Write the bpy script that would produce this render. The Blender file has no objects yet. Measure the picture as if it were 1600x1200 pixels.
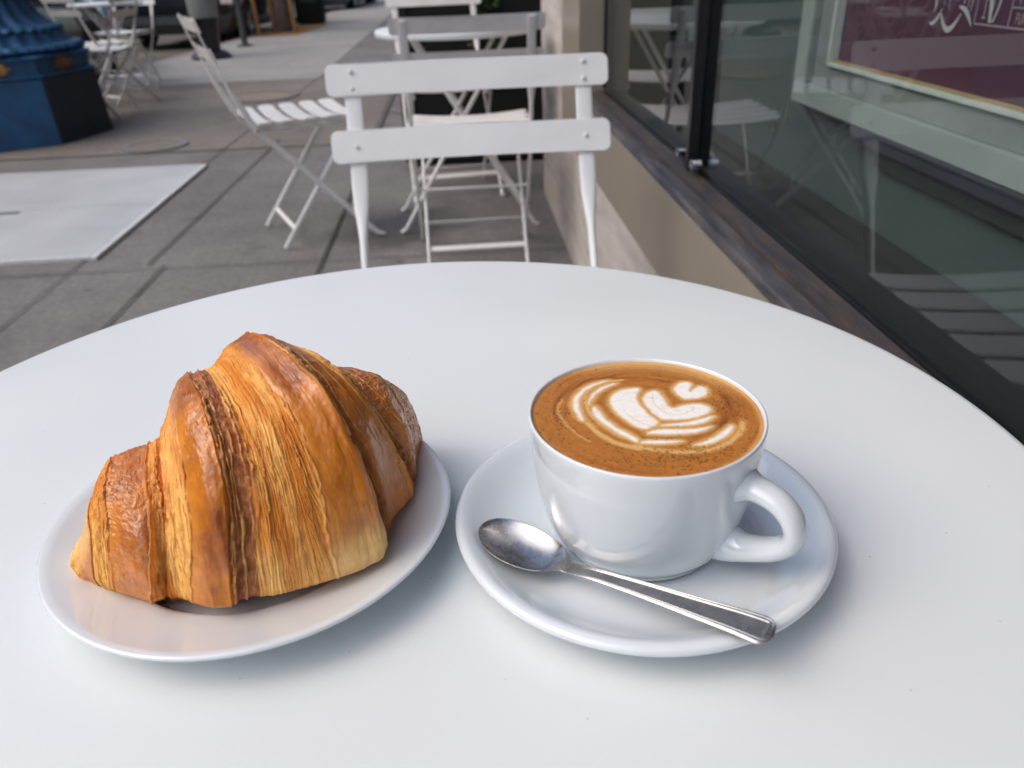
import bpy, bmesh, math, random
import numpy as np
from mathutils import Vector, Matrix

R = math.radians
random.seed(7)
rng = np.random.default_rng(11)
scene = bpy.context.scene
COL = scene.collection

# ------------------------------------------------------------------ camera
CAM_H = 0.941
PITCH, ROLL, YAW = R(28.4), R(2.2), R(2.9)
cam_d = bpy.data.cameras.new('camera')
cam = bpy.data.objects.new('camera', cam_d)
COL.objects.link(cam)
cam_d.sensor_width = 36
cam_d.lens = 36 * 1230 / 1600
cam_d.clip_start = 0.01
cam_d.clip_end = 500
cam_d.dof.use_dof = True
cam_d.dof.focus_distance = 0.36
cam_d.dof.aperture_fstop = 13.0


def yaw(v):
    c, s = math.cos(YAW), math.sin(YAW)
    return Vector((c * v[0] + s * v[1], -s * v[0] + c * v[1], v[2]))


_right, _up = Vector((1, 0, 0)), Vector((0, math.sin(PITCH), math.cos(PITCH)))
_cx = yaw(_right * math.cos(ROLL) - _up * math.sin(ROLL))
_cy = yaw(_right * math.sin(ROLL) + _up * math.cos(ROLL))
_cz = _cx.cross(_cy)
m = Matrix((_cx, _cy, _cz)).transposed().to_4x4()
m.translation = Vector((0, 0, CAM_H))
cam.matrix_world = m
scene.camera = cam

# ------------------------------------------------------------------ sky + sun (bright overcast)
SUN_EL, SUN_AZ = R(48), R(-105)          # azimuth measured from +Y towards +X
world = bpy.data.worlds.new('World')
scene.world = world
world.use_nodes = True
wn = world.node_tree
bg = wn.nodes['Background']
sky = wn.nodes.new('ShaderNodeTexSky')
sky.sky_type = 'NISHITA'
sky.sun_disc = False
sky.sun_elevation = SUN_EL
sky.sun_rotation = SUN_AZ
sky.air_density = 1.0
sky.dust_density = 3.6
sky.ozone_density = 1.3
wn.links.new(sky.outputs[0], bg.inputs['Color'])
bg.inputs['Strength'].default_value = 0.15
sun_d = bpy.data.lights.new('sun', 'SUN')
sun_d.energy = 0.75
sun_d.angle = R(75)
sun_d.color = (1.0, 0.985, 0.965)
sun = bpy.data.objects.new('sun', sun_d)
COL.objects.link(sun)
to_sun = Vector((math.sin(SUN_AZ) * math.cos(SUN_EL), math.cos(SUN_AZ) * math.cos(SUN_EL), math.sin(SUN_EL)))
sun.rotation_euler = to_sun.to_track_quat('Z', 'Y').to_euler()

scene.view_settings.view_transform = 'Standard'
scene.view_settings.look = 'None'
scene.view_settings.exposure = 0.53
scene.view_settings.gamma = 1
scene.cycles.max_bounces = 10
scene.cycles.transparent_max_bounces = 16
scene.cycles.caustics_reflective = False
scene.cycles.caustics_refractive = False
scene.cycles.use_denoising = True


# ------------------------------------------------------------------ materials
def new_mat(name):
    mt = bpy.data.materials.new(name)
    mt.use_nodes = True
    nt = mt.node_tree
    return mt, nt, nt.nodes['Principled BSDF']


def N(nt, typ, **kw):
    n = nt.nodes.new(typ)
    for k, v in kw.items():
        if hasattr(n, k):
            setattr(n, k, v)
        else:
            n.inputs[k.replace('_', ' ')].default_value = v
    return n


def obj_coord(nt, scale=(1, 1, 1), world_space=False):
    if world_space:
        src = nt.nodes.new('ShaderNodeNewGeometry').outputs['Position']
    else:
        src = nt.nodes.new('ShaderNodeTexCoord').outputs['Object']
    mp = nt.nodes.new('ShaderNodeMapping')
    mp.inputs['Scale'].default_value = scale
    nt.links.new(src, mp.inputs['Vector'])
    return mp.outputs[0]


def ramp(nt, fac, stops):
    r = nt.nodes.new('ShaderNodeValToRGB')
    el = r.color_ramp.elements
    while len(el) < len(stops):
        el.new(0.5)
    for e, (p, c) in zip(el, stops):
        e.position = p
        e.color = (*c, 1) if len(c) == 3 else c
    nt.links.new(fac, r.inputs[0])
    return r.outputs[0]


def simple(name, c1, c2=None, rough=0.5, scale=20, stretch=(1, 1, 1), bump=0.0, bscale=None, metal=0.0,
           coat=0.0, detail=6, world_space=False, rough2=None, pos=(0.35, 0.65), spec=0.5):
    mt, nt, b = new_mat(name)
    L = nt.links
    b.inputs['Metallic'].default_value = metal
    b.inputs['Roughness'].default_value = rough
    b.inputs['Coat Weight'].default_value = coat
    b.inputs['Specular IOR Level'].default_value = spec
    v = obj_coord(nt, stretch, world_space)
    no = N(nt, 'ShaderNodeTexNoise', Scale=scale, Detail=detail, Roughness=0.6)
    L.new(v, no.inputs['Vector'])
    c2 = c2 or tuple(x * 0.85 for x in c1)
    L.new(ramp(nt, no.outputs['Fac'], [(pos[0], c2), (pos[1], c1)]), b.inputs['Base Color'])
    if rough2 is not None:
        mr = N(nt, 'ShaderNodeMapRange')
        mr.inputs[1].default_value, mr.inputs[2].default_value = 0.3, 0.7
        mr.inputs[3].default_value, mr.inputs[4].default_value = rough, rough2
        L.new(no.outputs['Fac'], mr.inputs[0])
        L.new(mr.outputs[0], b.inputs['Roughness'])
    if bump:
        n2 = N(nt, 'ShaderNodeTexNoise', Scale=bscale or scale * 5, Detail=4)
        L.new(v, n2.inputs['Vector'])
        bp = N(nt, 'ShaderNodeBump', Strength=1.0, Distance=bump)
        L.new(n2.outputs['Fac'], bp.inputs['Height'])
        L.new(bp.outputs[0], b.inputs['Normal'])
    return mt


def mat_concrete(name, ca, cb, stain=(0.07, 0.055, 0.05), amount=0.45):
    mt, nt, b = new_mat(name)
    L = nt.links
    v = obj_coord(nt, world_space=True)
    n1 = N(nt, 'ShaderNodeTexNoise', Scale=1.3, Detail=8, Roughness=0.65)
    n2 = N(nt, 'ShaderNodeTexNoise', Scale=45.0, Detail=5, Roughness=0.7)
    n3 = N(nt, 'ShaderNodeTexNoise', Scale=4.5, Detail=6, Roughness=0.6)
    for n in (n1, n2, n3):
        L.new(v, n.inputs['Vector'])
    base = ramp(nt, n1.outputs['Fac'], [(0.35, ca), (0.65, cb)])
    sp = ramp(nt, n2.outputs['Fac'], [(0.3, (0.66, 0.66, 0.66)), (0.7, (1.16, 1.16, 1.16))])
    mx = N(nt, 'ShaderNodeMix', data_type='RGBA', blend_type='MULTIPLY')
    mx.inputs[0].default_value = 1
    L.new(base, mx.inputs[6]); L.new(sp, mx.inputs[7])
    st = ramp(nt, n3.outputs['Fac'], [(0.58, (0, 0, 0)), (0.72, (amount,) * 3)])
    m2 = N(nt, 'ShaderNodeMix', data_type='RGBA')
    L.new(st, m2.inputs[0]); L.new(mx.outputs[2], m2.inputs[6])
    m2.inputs[7].default_value = (*stain, 1)
    vo = N(nt, 'ShaderNodeTexVoronoi', Scale=5.5)
    L.new(v, vo.inputs['Vector'])
    spots = ramp(nt, vo.outputs['Distance'], [(0.035, (0.35,) * 3), (0.075, (1, 1, 1))])
    m3 = N(nt, 'ShaderNodeMix', data_type='RGBA', blend_type='MULTIPLY')
    m3.inputs[0].default_value = 0.9
    L.new(m2.outputs[2], m3.inputs[6]); L.new(spots, m3.inputs[7])
    L.new(m3.outputs[2], b.inputs['Base Color'])
    b.inputs['Roughness'].default_value = 0.82
    bp = N(nt, 'ShaderNodeBump', Strength=0.5, Distance=0.002)
    L.new(n2.outputs['Fac'], bp.inputs['Height']); L.new(bp.outputs[0], b.inputs['Normal'])
    return mt


M = {}
M['walk'] = mat_concrete('dark_concrete', (0.150, 0.139, 0.131), (0.225, 0.211, 0.199))

def add_spill(mt, cx, cy, rad, colr):
    nt = mt.node_tree; L = nt.links; b = nt.nodes['Principled BSDF']
    src = b.inputs['Base Color'].links[0].from_socket
    g = nt.nodes.new('ShaderNodeNewGeometry')
    n = N(nt, 'ShaderNodeTexNoise', Scale=7.0, Detail=5)
    L.new(g.outputs['Position'], n.inputs['Vector'])
    vm = N(nt, 'ShaderNodeVectorMath', operation='DISTANCE')
    L.new(g.outputs['Position'], vm.inputs[0]); vm.inputs[1].default_value = (cx, cy, 0)
    a = N(nt, 'ShaderNodeMath', operation='MULTIPLY_ADD'); L.new(n.outputs['Fac'], a.inputs[0]); a.inputs[1].default_value = rad * 1.3
    L.new(vm.outputs['Value'], a.inputs[2])
    f = ramp(nt, a.outputs[0], [(rad * 1.15, (.6, .6, .6)), (rad * 1.75, (0, 0, 0))])
    mx = N(nt, 'ShaderNodeMix', data_type='RGBA')
    L.new(f, mx.inputs[0]); L.new(src, mx.inputs[6]); mx.inputs[7].default_value = (*colr, 1)
    L.new(mx.outputs[2], b.inputs['Base Color'])


add_spill(M['walk'], -0.28, 3.1, 0.30, (.045, .032, .03))      # old spill stain under the second chair
M['walk_light'] = mat_concrete('light_concrete', (0.31, 0.30, 0.285), (0.37, 0.36, 0.345), amount=0.25)
M['walk_brown'] = mat_concrete('worn_concrete', (0.185, 0.160, 0.138), (0.24, 0.212, 0.185))
M['kerb'] = mat_concrete('kerb_stone', (0.26, 0.22, 0.20), (0.33, 0.29, 0.27))
M['asphalt'] = simple('asphalt', (0.17, 0.145, 0.12), (0.09, 0.08, 0.07), rough=0.9, scale=3, bump=0.003, bscale=120, world_space=True)
M['joint'] = simple('joint_dirt', (0.055, 0.050, 0.046), rough=0.95, scale=30, world_space=True)
M['cover_ring'] = simple('cover_iron', (0.30, 0.28, 0.26), (0.2, 0.19, 0.18), rough=0.5, scale=30, metal=0.3)
M['white_paint'] = simple('white_enamel', (0.83, 0.855, 0.86), (0.77, 0.79, 0.795), rough=0.32, scale=6, bump=0.0002, bscale=90)
M['white_worn'] = simple('white_enamel_worn', (0.82, 0.815, 0.80), (0.72, 0.705, 0.68), rough=0.4, scale=12, bump=0.0002, bscale=90)
M['rust'] = simple('rust_spot', (0.42, 0.25, 0.14), (0.55, 0.42, 0.32), rough=0.8, scale=60)
M['travertine'] = simple('travertine', (0.56, 0.51, 0.47), (0.40, 0.36, 0.33), rough=0.7, scale=3.0, stretch=(1, 1.2, 7), bump=0.002, bscale=30, world_space=True)
M['beige_panel'] = simple('beige_metal_panel', (0.33, 0.285, 0.225), (0.29, 0.25, 0.20), rough=0.33, scale=2, metal=0.25, rough2=0.45, world_space=True)
M['sill'] = simple('weathered_sill', (0.095, 0.070, 0.055), (0.035, 0.036, 0.045), rough=0.45, scale=9, stretch=(9, 1, 4), bump=0.002, bscale=40, metal=0.2, world_space=True)
M['sill_grey'] = simple('sill_grey', (0.15, 0.135, 0.125), (0.045, 0.047, 0.06), rough=0.4, scale=8, stretch=(8, 1, 4), metal=0.4, world_space=True)
M['black'] = simple('black_paint', (0.012, 0.012, 0.013), (0.008, 0.008, 0.009), rough=0.3, scale=20)
M['black_matt'] = simple('black_matt', (0.004, 0.004, 0.004), (0.006, 0.006, 0.006), rough=0.9, scale=10)
M['chrome'] = simple('chrome', (0.75, 0.76, 0.8), rough=0.16, metal=1, scale=20)
M['panel_green'] = simple('frosted_panel', (0.088, 0.113, 0.107), (0.066, 0.092, 0.086), rough=0.6, scale=1.2)
M['navy'] = simple('reveal_shade_navy', (0.045, 0.05, 0.065), (0.03, 0.04, 0.05), rough=0.5, scale=5)
M['frame_light'] = simple('pale_grey_frame', (0.42, 0.44, 0.42), (0.36, 0.38, 0.36), rough=0.4, scale=4)
M['frame_white'] = simple('white_frame', (0.72, 0.73, 0.70), (0.62, 0.62, 0.58), rough=0.5, scale=8)
M['plum'] = simple('plum_board', (0.125, 0.046, 0.082), (0.10, 0.036, 0.066), rough=0.5, scale=2)
M['poster_ink'] = simple('poster_ink', (0.62, 0.58, 0.58), rough=0.6, scale=20)
M['poster_thin'] = simple('poster_thin_ink', (0.48, 0.34, 0.40), rough=0.6, scale=20)
M['jamb'] = simple('brown_jamb', (0.20, 0.12, 0.095), rough=0.5, scale=10, stretch=(6, 6, 1))
M['plaster'] = simple('plaster', (0.34, 0.31, 0.28), (0.28, 0.255, 0.23), rough=0.8, scale=2, world_space=True)
M['show_floor'] = simple('show_window_floor', (0.022, 0.021, 0.021), (0.014, 0.014, 0.014), rough=0.8, scale=6, stretch=(6, .4, 1))
M['upper'] = simple('upper_facade', (0.11, 0.10, 0.09), (0.08, 0.075, 0.07), rough=0.6, scale=2, world_space=True)
M['brick'] = simple('far_brick', (0.24, 0.15, 0.12), (0.18, 0.11, 0.09), rough=0.8, scale=3, world_space=True)
M['blue'] = simple('blue_cast_iron', (0.020, 0.105, 0.235), (0.012, 0.070, 0.165), rough=0.38, scale=9, rough2=0.55, bump=0.0015, bscale=25)
M['blue_dark'] = simple('deep_blue_iron', (0.007, 0.015, 0.034), (0.018, 0.028, 0.048), rough=0.6, scale=7, pos=(0.55, 0.75))
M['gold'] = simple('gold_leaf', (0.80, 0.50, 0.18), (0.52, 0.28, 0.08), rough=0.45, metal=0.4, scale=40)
M['gold_dull'] = simple('brown_gold', (0.22, 0.11, 0.04), (0.12, 0.06, 0.03), rough=0.5, metal=0.3, scale=40)
M['car_black'] = simple('black_car_paint', (0.008, 0.009, 0.012), rough=0.18, coat=1, scale=2)
M['car_blue'] = simple('navy_car_paint', (0.012, 0.022, 0.035), rough=0.2, coat=1, scale=2)
M['car_grey'] = simple('grey_car_paint', (0.022, 0.020, 0.020), rough=0.22, coat=1, scale=2)
M['car_glass'] = simple('car_glass', (0.01, 0.012, 0.014), rough=0.05, scale=2)
M['tyre'] = simple('tyre_rubber', (0.02, 0.02, 0.02), rough=0.85, scale=20)
M['rim'] = simple('alloy_rim', (0.5, 0.5, 0.52), rough=0.3, metal=0.9, scale=20)
M['lamp_red'] = simple('tail_lamp', (0.35, 0.01, 0.01), rough=0.15, scale=20)
M['lamp_clear'] = simple('head_lamp', (0.7, 0.7, 0.72), rough=0.1, scale=20)
M['bark'] = simple('bark', (0.16, 0.11, 0.095), (0.07, 0.045, 0.04), rough=0.9, scale=14, stretch=(3, 3, 0.6), bump=0.02, bscale=20)
M['stake'] = simple('wooden_stake', (0.40, 0.21, 0.07), (0.28, 0.14, 0.045), rough=0.7, scale=10, stretch=(8, 8, 1))
M['mulch'] = simple('bark_mulch', (0.45, 0.24, 0.09), (0.22, 0.11, 0.04), rough=0.95, scale=25, bump=0.02, bscale=60, world_space=True)
M['grey_metal'] = simple('grey_metal', (0.075, 0.08, 0.08), (0.05, 0.055, 0.055), rough=0.5, scale=12)
M['pale_green'] = simple('pale_green_metal', (0.27, 0.29, 0.27), (0.22, 0.24, 0.22), rough=0.55, scale=5)
M['pink'] = simple('pink_sticker', (0.75, 0.45, 0.48), (0.8, 0.75, 0.74), rough=0.5, scale=60)
M['leaf'] = simple('dark_leaf', (0.045, 0.065, 0.02), (0.02, 0.035, 0.012), rough=0.5, scale=40)
M['leaf_light'] = simple('tree_leaf', (0.07, 0.11, 0.03), (0.035, 0.06, 0.018), rough=0.55, scale=8)
M['steel'] = None


def mat_glass():
    mt, nt, b = new_mat('window_glass')
    nt.nodes.remove(b)
    L = nt.links
    out = [n for n in nt.nodes if n.type == 'OUTPUT_MATERIAL'][0]
    tr = N(nt, 'ShaderNodeBsdfTransparent'); tr.inputs[0].default_value = (0.86, 0.9, 0.89, 1)
    gl = N(nt, 'ShaderNodeBsdfGlossy'); gl.inputs['Roughness'].default_value = 0.0
    gl.inputs[0].default_value = (0.95, 0.97, 1, 1)
    fr = N(nt, 'ShaderNodeFresnel'); fr.inputs[0].default_value = 1.62
    ge = nt.nodes.new('ShaderNodeNewGeometry')
    mr = N(nt, 'ShaderNodeMapRange'); mr.inputs[3].default_value = 1.46; mr.inputs[4].default_value = 1.0
    L.new(ge.outputs['Backfacing'], mr.inputs[0]); L.new(mr.outputs[0], fr.inputs[0])
    mx = N(nt, 'ShaderNodeMixShader')
    L.new(fr.outputs[0], mx.inputs[0]); L.new(tr.outputs[0], mx.inputs[1]); L.new(gl.outputs[0], mx.inputs[2])
    L.new(mx.outputs[0], out.inputs[0])
    return mt


M['glass'] = mat_glass()


def mat_china():
    mt, nt, b = new_mat('white_china')
    b.inputs['Base Color'].default_value = (0.735, 0.785, 0.81, 1)
    b.inputs['Roughness'].default_value = 0.10
    b.inputs['Coat Weight'].default_value = 0.9
    b.inputs['Coat Roughness'].default_value = 0.03
    v = obj_coord(nt)
    n = N(nt, 'ShaderNodeTexNoise', Scale=35.0, Detail=2)
    nt.links.new(v, n.inputs['Vector'])
    bp = N(nt, 'ShaderNodeBump', Strength=1.0, Distance=0.00008)
    nt.links.new(n.outputs['Fac'], bp.inputs['Height']); nt.links.new(bp.outputs[0], b.inputs['Normal'])
    return mt


M['china'] = mat_china()


def mat_tabletop():
    mt, nt, b = new_mat('table_enamel')
    L = nt.links
    v = obj_coord(nt)
    n1 = N(nt, 'ShaderNodeTexNoise', Scale=5.0, Detail=3)
    vo = N(nt, 'ShaderNodeTexVoronoi', Scale=70.0)
    n3 = N(nt, 'ShaderNodeTexNoise', Scale=9.0, Detail=2)
    ng = N(nt, 'ShaderNodeTexNoise', Scale=700.0, Detail=3)
    for n in (n1, vo, n3, ng):
        L.new(v, n.inputs['Vector'])
    base = ramp(nt, n1.outputs['Fac'], [(0.3, (0.712, 0.750, 0.755)), (0.7, (0.745, 0.780, 0.780))])
    sp = ramp(nt, vo.outputs['Distance'], [(0.02, (1, 1, 1)), (0.035, (0, 0, 0))])
    gate = ramp(nt, n3.outputs['Fac'], [(0.50, (0, 0, 0)), (0.54, (1, 1, 1))])
    mu = N(nt, 'ShaderNodeMath', operation='MULTIPLY')
    L.new(sp, mu.inputs[0]); L.new(gate, mu.inputs[1])
    mu2 = N(nt, 'ShaderNodeMath', operation='MULTIPLY'); L.new(mu.outputs[0], mu2.inputs[0]); mu2.inputs[1].default_value = 0.5
    mx = N(nt, 'ShaderNodeMix', data_type='RGBA')
    L.new(mu2.outputs[0], mx.inputs[0]); L.new(base, mx.inputs[6]); mx.inputs[7].default_value = (0.28, 0.27, 0.26, 1)
    # a few fine scratches
    vs = obj_coord(nt, (3.0, 60.0, 1))
    ns = N(nt, 'ShaderNodeTexNoise', Scale=2.6, Detail=1)
    L.new(vs, ns.inputs['Vector'])
    sc = ramp(nt, ns.outputs['Fac'], [(0.79, (1, 1, 1)), (0.80, (0.72, 0.72, 0.72))])
    mm = N(nt, 'ShaderNodeMix', data_type='RGBA', blend_type='MULTIPLY'); mm.inputs[0].default_value = 1
    L.new(mx.outputs[2], mm.inputs[6]); L.new(sc, mm.inputs[7])
    L.new(mm.outputs[2], b.inputs['Base Color'])
    rs = N(nt, 'ShaderNodeMapRange'); rs.inputs[1].default_value, rs.inputs[2].default_value = .3, .7; rs.inputs[3].default_value, rs.inputs[4].default_value = .30, .50
    nsm = N(nt, 'ShaderNodeTexNoise', Scale=11.0, Detail=5); L.new(v, nsm.inputs['Vector']); L.new(nsm.outputs['Fac'], rs.inputs[0]); L.new(rs.outputs[0], b.inputs['Roughness'])
    bp = N(nt, 'ShaderNodeBump', Strength=0.35, Distance=0.00015)
    L.new(ng.outputs['Fac'], bp.inputs['Height']); L.new(bp.outputs[0], b.inputs['Normal'])
    return mt


M['tabletop'] = mat_tabletop()


def mat_steel():
    mt, nt, b = new_mat('spoon_steel')
    L = nt.links
    b.inputs['Metallic'].default_value = 1
    v = obj_coord(nt)
    n = N(nt, 'ShaderNodeTexNoise', Scale=160.0, Detail=6, Roughness=0.7)
    L.new(v, n.inputs['Vector'])
    L.new(ramp(nt, n.outputs['Fac'], [(0.3, (0.38, 0.365, 0.36)), (0.7, (0.50, 0.485, 0.48))]), b.inputs['Base Color'])
    mr = N(nt, 'ShaderNodeMapRange')
    mr.inputs[1].default_value, mr.inputs[2].default_value = 0.3, 0.7
    mr.inputs[3].default_value, mr.inputs[4].default_value = 0.19, 0.36
    L.new(n.outputs['Fac'], mr.inputs[0]); L.new(mr.outputs[0], b.inputs['Roughness'])
    bp = N(nt, 'ShaderNodeBump', Strength=0.3, Distance=0.00002)
    L.new(n.outputs['Fac'], bp.inputs['Height']); L.new(bp.outputs[0], b.inputs['Normal'])
    return mt


M['steel'] = mat_steel()


def mat_diamond():
    mt, nt, b = new_mat('diamond_plate')
    L = nt.links
    v = obj_coord(nt, world_space=True)
    n1 = N(nt, 'ShaderNodeTexNoise', Scale=3.0, Detail=5)
    L.new(v, n1.inputs['Vector'])
    L.new(ramp(nt, n1.outputs['Fac'], [(0.3, (0.66, 0.66, 0.65)), (0.7, (0.80, 0.80, 0.79))]), b.inputs['Base Color'])
    b.inputs['Metallic'].default_value = 0.25
    b.inputs['Roughness'].default_value = 0.36
    hs = []
    for ang in (45, -45):
        mp = nt.nodes.new('ShaderNodeMapping')
        mp.inputs['Rotation'].default_value = (0, 0, R(ang)); mp.inputs['Scale'].default_value = (1, 1, 1)
        L.new(v, mp.inputs['Vector'])
        w = N(nt, 'ShaderNodeTexWave', Scale=16.0, wave_profile='SIN')
        L.new(mp.outputs[0], w.inputs['Vector']); hs.append(w.outputs['Fac'])
    mu = N(nt, 'ShaderNodeMath', operation='MULTIPLY'); L.new(hs[0], mu.inputs[0]); L.new(hs[1], mu.inputs[1])
    tr = ramp(nt, mu.outputs[0], [(0.15, (.80, .80, .80)), (0.6, (1.1, 1.1, 1.1))])
    mc = N(nt, 'ShaderNodeMix', data_type='RGBA', blend_type='MULTIPLY'); mc.inputs[0].default_value = 1
    L.new(b.inputs['Base Color'].links[0].from_socket, mc.inputs[6]); L.new(tr, mc.inputs[7]); L.new(mc.outputs[2], b.inputs['Base Color'])
    bp = N(nt, 'ShaderNodeBump', Strength=0.8, Distance=0.006)
    L.new(mu.outputs[0], bp.inputs['Height']); L.new(bp.outputs[0], b.inputs['Normal'])
    return mt


M['diamond'] = mat_diamond()


# ------------------------------------------------------------------ helpers
def link_mesh(name, verts, faces, mat, parent=None, smooth=False, sharp=None):
    me = bpy.data.meshes.new(name)
    me.from_pydata([tuple(map(float, v)) for v in verts], [], faces)
    me.update()
    o = bpy.data.objects.new(name, me)
    COL.objects.link(o)
    if mat is not None:
        me.materials.append(mat)
    if smooth:
        me.shade_smooth() if sharp is None else me.shade_smooth()
        if sharp is not None:
            me.set_sharp_from_angle(angle=R(sharp))
    if parent is not None:
        o.parent = parent
    return o


class MB:
    """collects shapes that make up ONE mesh"""
    def __init__(s):
        s.v, s.f = [], []

    def add(s, verts, faces):
        b = len(s.v)
        s.v += [tuple(map(float, v)) for v in verts]
        s.f += [tuple(b + i for i in f) for f in faces]

    def box(s, c, d, rot=None, bevel=0.0):
        bm = bmesh.new()
        bmesh.ops.create_cube(bm, size=1)
        for v in bm.verts:
            v.co = Vector((v.co.x * d[0], v.co.y * d[1], v.co.z * d[2]))
        if bevel:
            bmesh.ops.bevel(bm, geom=bm.edges[:], offset=bevel, segments=2, affect='EDGES')
        mt = (rot.to_matrix().to_4x4() if rot is not None else Matrix.Identity(4))
        bm.verts.index_update()
        s.add([mt @ v.co + Vector(c) for v in bm.verts], [[v.index for v in f.verts] for f in bm.faces])
        bm.free()

    def span(s, a, b, bevel=0.0):
        a, b = Vector(a), Vector(b)
        s.box((a + b) / 2, [abs(x) for x in (b - a)], bevel=bevel)

    def sweep(s, pts, secs, up=(1, 0, 0), n=10, power=1.0, cap=True):
        """pts: path, secs: (half width along 'up'-ish side, half thickness); oval sections"""
        pts = [Vector(p) for p in pts]
        rings = []
        for i, p in enumerate(pts):
            a = pts[max(i - 1, 0)]; b = pts[min(i + 1, len(pts) - 1)]
            t = (b - a).normalized()
            sd = Vector(up) - t * Vector(up).dot(t)
            sd.normalize()
            nn = t.cross(sd)
            w, h = secs[i] if isinstance(secs[0], (tuple, list)) else secs
            ring = []
            for k in range(n):
                q = 2 * math.pi * (k + 0.5) / n
                cu, su = math.cos(q), math.sin(q)
                cu = math.copysign(abs(cu) ** power, cu); su = math.copysign(abs(su) ** power, su)
                ring.append(p + sd * (w * cu) + nn * (h * su))
            rings.append(ring)
        v = [x for r in rings for x in r]
        f = []
        for i in range(len(rings) - 1):
            for k in range(n):
                k2 = (k + 1) % n
                f.append((i * n + k, i * n + k2, (i + 1) * n + k2, (i + 1) * n + k))
        if cap:
            f.append(tuple(range(n))[::-1])
            f.append(tuple((len(rings) - 1) * n + k for k in range(n)))
        s.add(v, f)

    def lathe(s, prof, c=(0, 0, 0), n=64, closed=False):
        v, f = [], []
        m_ = len(prof)
        for i in range(n):
            a = 2 * math.pi * i / n
            for r_, z_ in prof:
                v.append((c[0] + r_ * math.cos(a), c[1] + r_ * math.sin(a), c[2] + z_))
        for i in range(n):
            j = (i + 1) % n
            for k in range(m_ - 1 + (1 if closed else 0)):
                k2 = (k + 1) % m_
                f.append((i * m_ + k, j * m_ + k, j * m_ + k2, i * m_ + k2))
        s.add(v, f)

    def build(s, name, mat, parent=None, smooth=False, sharp=35, weld=True):
        o = link_mesh(name, s.v, s.f, mat, parent)
        if weld:
            bm = bmesh.new(); bm.from_mesh(o.data)
            bmesh.ops.remove_doubles(bm, verts=bm.verts, dist=1e-5)
            bmesh.ops.dissolve_degenerate(bm, dist=1e-6, edges=bm.edges)
            bmesh.ops.recalc_face_normals(bm, faces=bm.faces)
            bm.to_mesh(o.data); bm.free()
        if smooth:
            o.data.shade_smooth()
            o.data.set_sharp_from_angle(angle=R(sharp))
        return o


def tag(o, label=None, cat=None, group=None, kind=None):
    if label: o['label'] = label
    if cat: o['category'] = cat
    if group: o['group'] = group
    if kind: o['kind'] = kind
    return o


def thing(name, label, cat, loc=(0, 0, 0), rz=0.0, group=None):
    o = bpy.data.objects.new(name, None)
    COL.objects.link(o)
    o.empty_display_size = 0.05
    o.location = loc
    o.rotation_euler = (0, 0, rz)
    return tag(o, label, cat, group)


def copy_tree(o, parent=None):
    c = o.copy()
    COL.objects.link(c)
    c.parent = parent
    for ch in list(o.children):
        copy_tree(ch, c)
    return c


def structure(name, mb_or_obj):
    return tag(mb_or_obj, kind='structure')


def fbm(x, y, seed=0, octaves=4):
    """numpy value noise in [0,1]"""
    r_ = np.random.default_rng(seed)
    tbl = r_.random((256, 256))
    out = np.zeros(np.broadcast(x, y).shape); amp = 1.0; tot = 0
    x = x + 0 * y; y = y + 0 * x
    for o_ in range(octaves):
        xi = np.floor(x).astype(int); yi = np.floor(y).astype(int)
        fx = x - xi; fy = y - yi
        fx = fx * fx * (3 - 2 * fx); fy = fy * fy * (3 - 2 * fy)
        a = tbl[xi & 255, yi & 255]; b = tbl[(xi + 1) & 255, yi & 255]
        c = tbl[xi & 255, (yi + 1) & 255]; d = tbl[(xi + 1) & 255, (yi + 1) & 255]
        out += amp * ((a * (1 - fx) + b * fx) * (1 - fy) + (c * (1 - fx) + d * fx) * fy)
        tot += amp; amp *= 0.5; x = x * 2 + 17.3; y = y * 2 + 9.1
    return out / tot


def grid_mesh(name, P, mat, parent=None, wrap=False, attrs=None, uv=None):
    """P: (n,m,3) numpy grid -> one mesh with vertex attributes"""
    n, m_ = P.shape[:2]
    idx = np.arange(n * m_).reshape(n, m_)
    if wrap:
        idx2 = np.concatenate([idx, idx[:, :1]], 1)
    else:
        idx2 = idx
    q = np.stack([idx2[:-1, :-1], idx2[1:, :-1], idx2[1:, 1:], idx2[:-1, 1:]], -1).reshape(-1, 4)
    me = bpy.data.meshes.new(name)
    me.vertices.add(n * m_)
    me.vertices.foreach_set('co', P.reshape(-1).astype(np.float32))
    me.loops.add(q.size)
    me.loops.foreach_set('vertex_index', q.reshape(-1).astype(np.int32))
    me.polygons.add(len(q))
    me.polygons.foreach_set('loop_start', (np.arange(len(q)) * 4).astype(np.int32))
    me.update(calc_edges=True)
    me.validate()
    me.polygons.foreach_set('use_smooth', np.ones(len(me.polygons), bool))
    for k, a in (attrs or {}).items():
        if a.ndim == 3:
            at = me.color_attributes.new(k, 'FLOAT_COLOR', 'POINT')
            c4 = np.concatenate([a, np.ones(a.shape[:2] + (1,))], -1)
            at.data.foreach_set('color', c4.reshape(-1).astype(np.float32))
        else:
            at = me.attributes.new(k, 'FLOAT', 'POINT')
            at.data.foreach_set('value', a.reshape(-1).astype(np.float32))
    me.materials.append(mat)
    o = bpy.data.objects.new(name, me)
    COL.objects.link(o)
    o.parent = parent
    return o


# ================================================================== THE SETTING
def kerb_x(y):
    return -3.74 + 0.075 * (y - 6)


# road: one big sheet a step below the pavement
b = MB(); b.add([(-150, -150, -0.13), (150, -150, -0.13), (150, 150, -0.13), (-150, 150, -0.13)], [(0, 1, 2, 3)])
structure('road', b.build('road', M['asphalt']))


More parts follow.
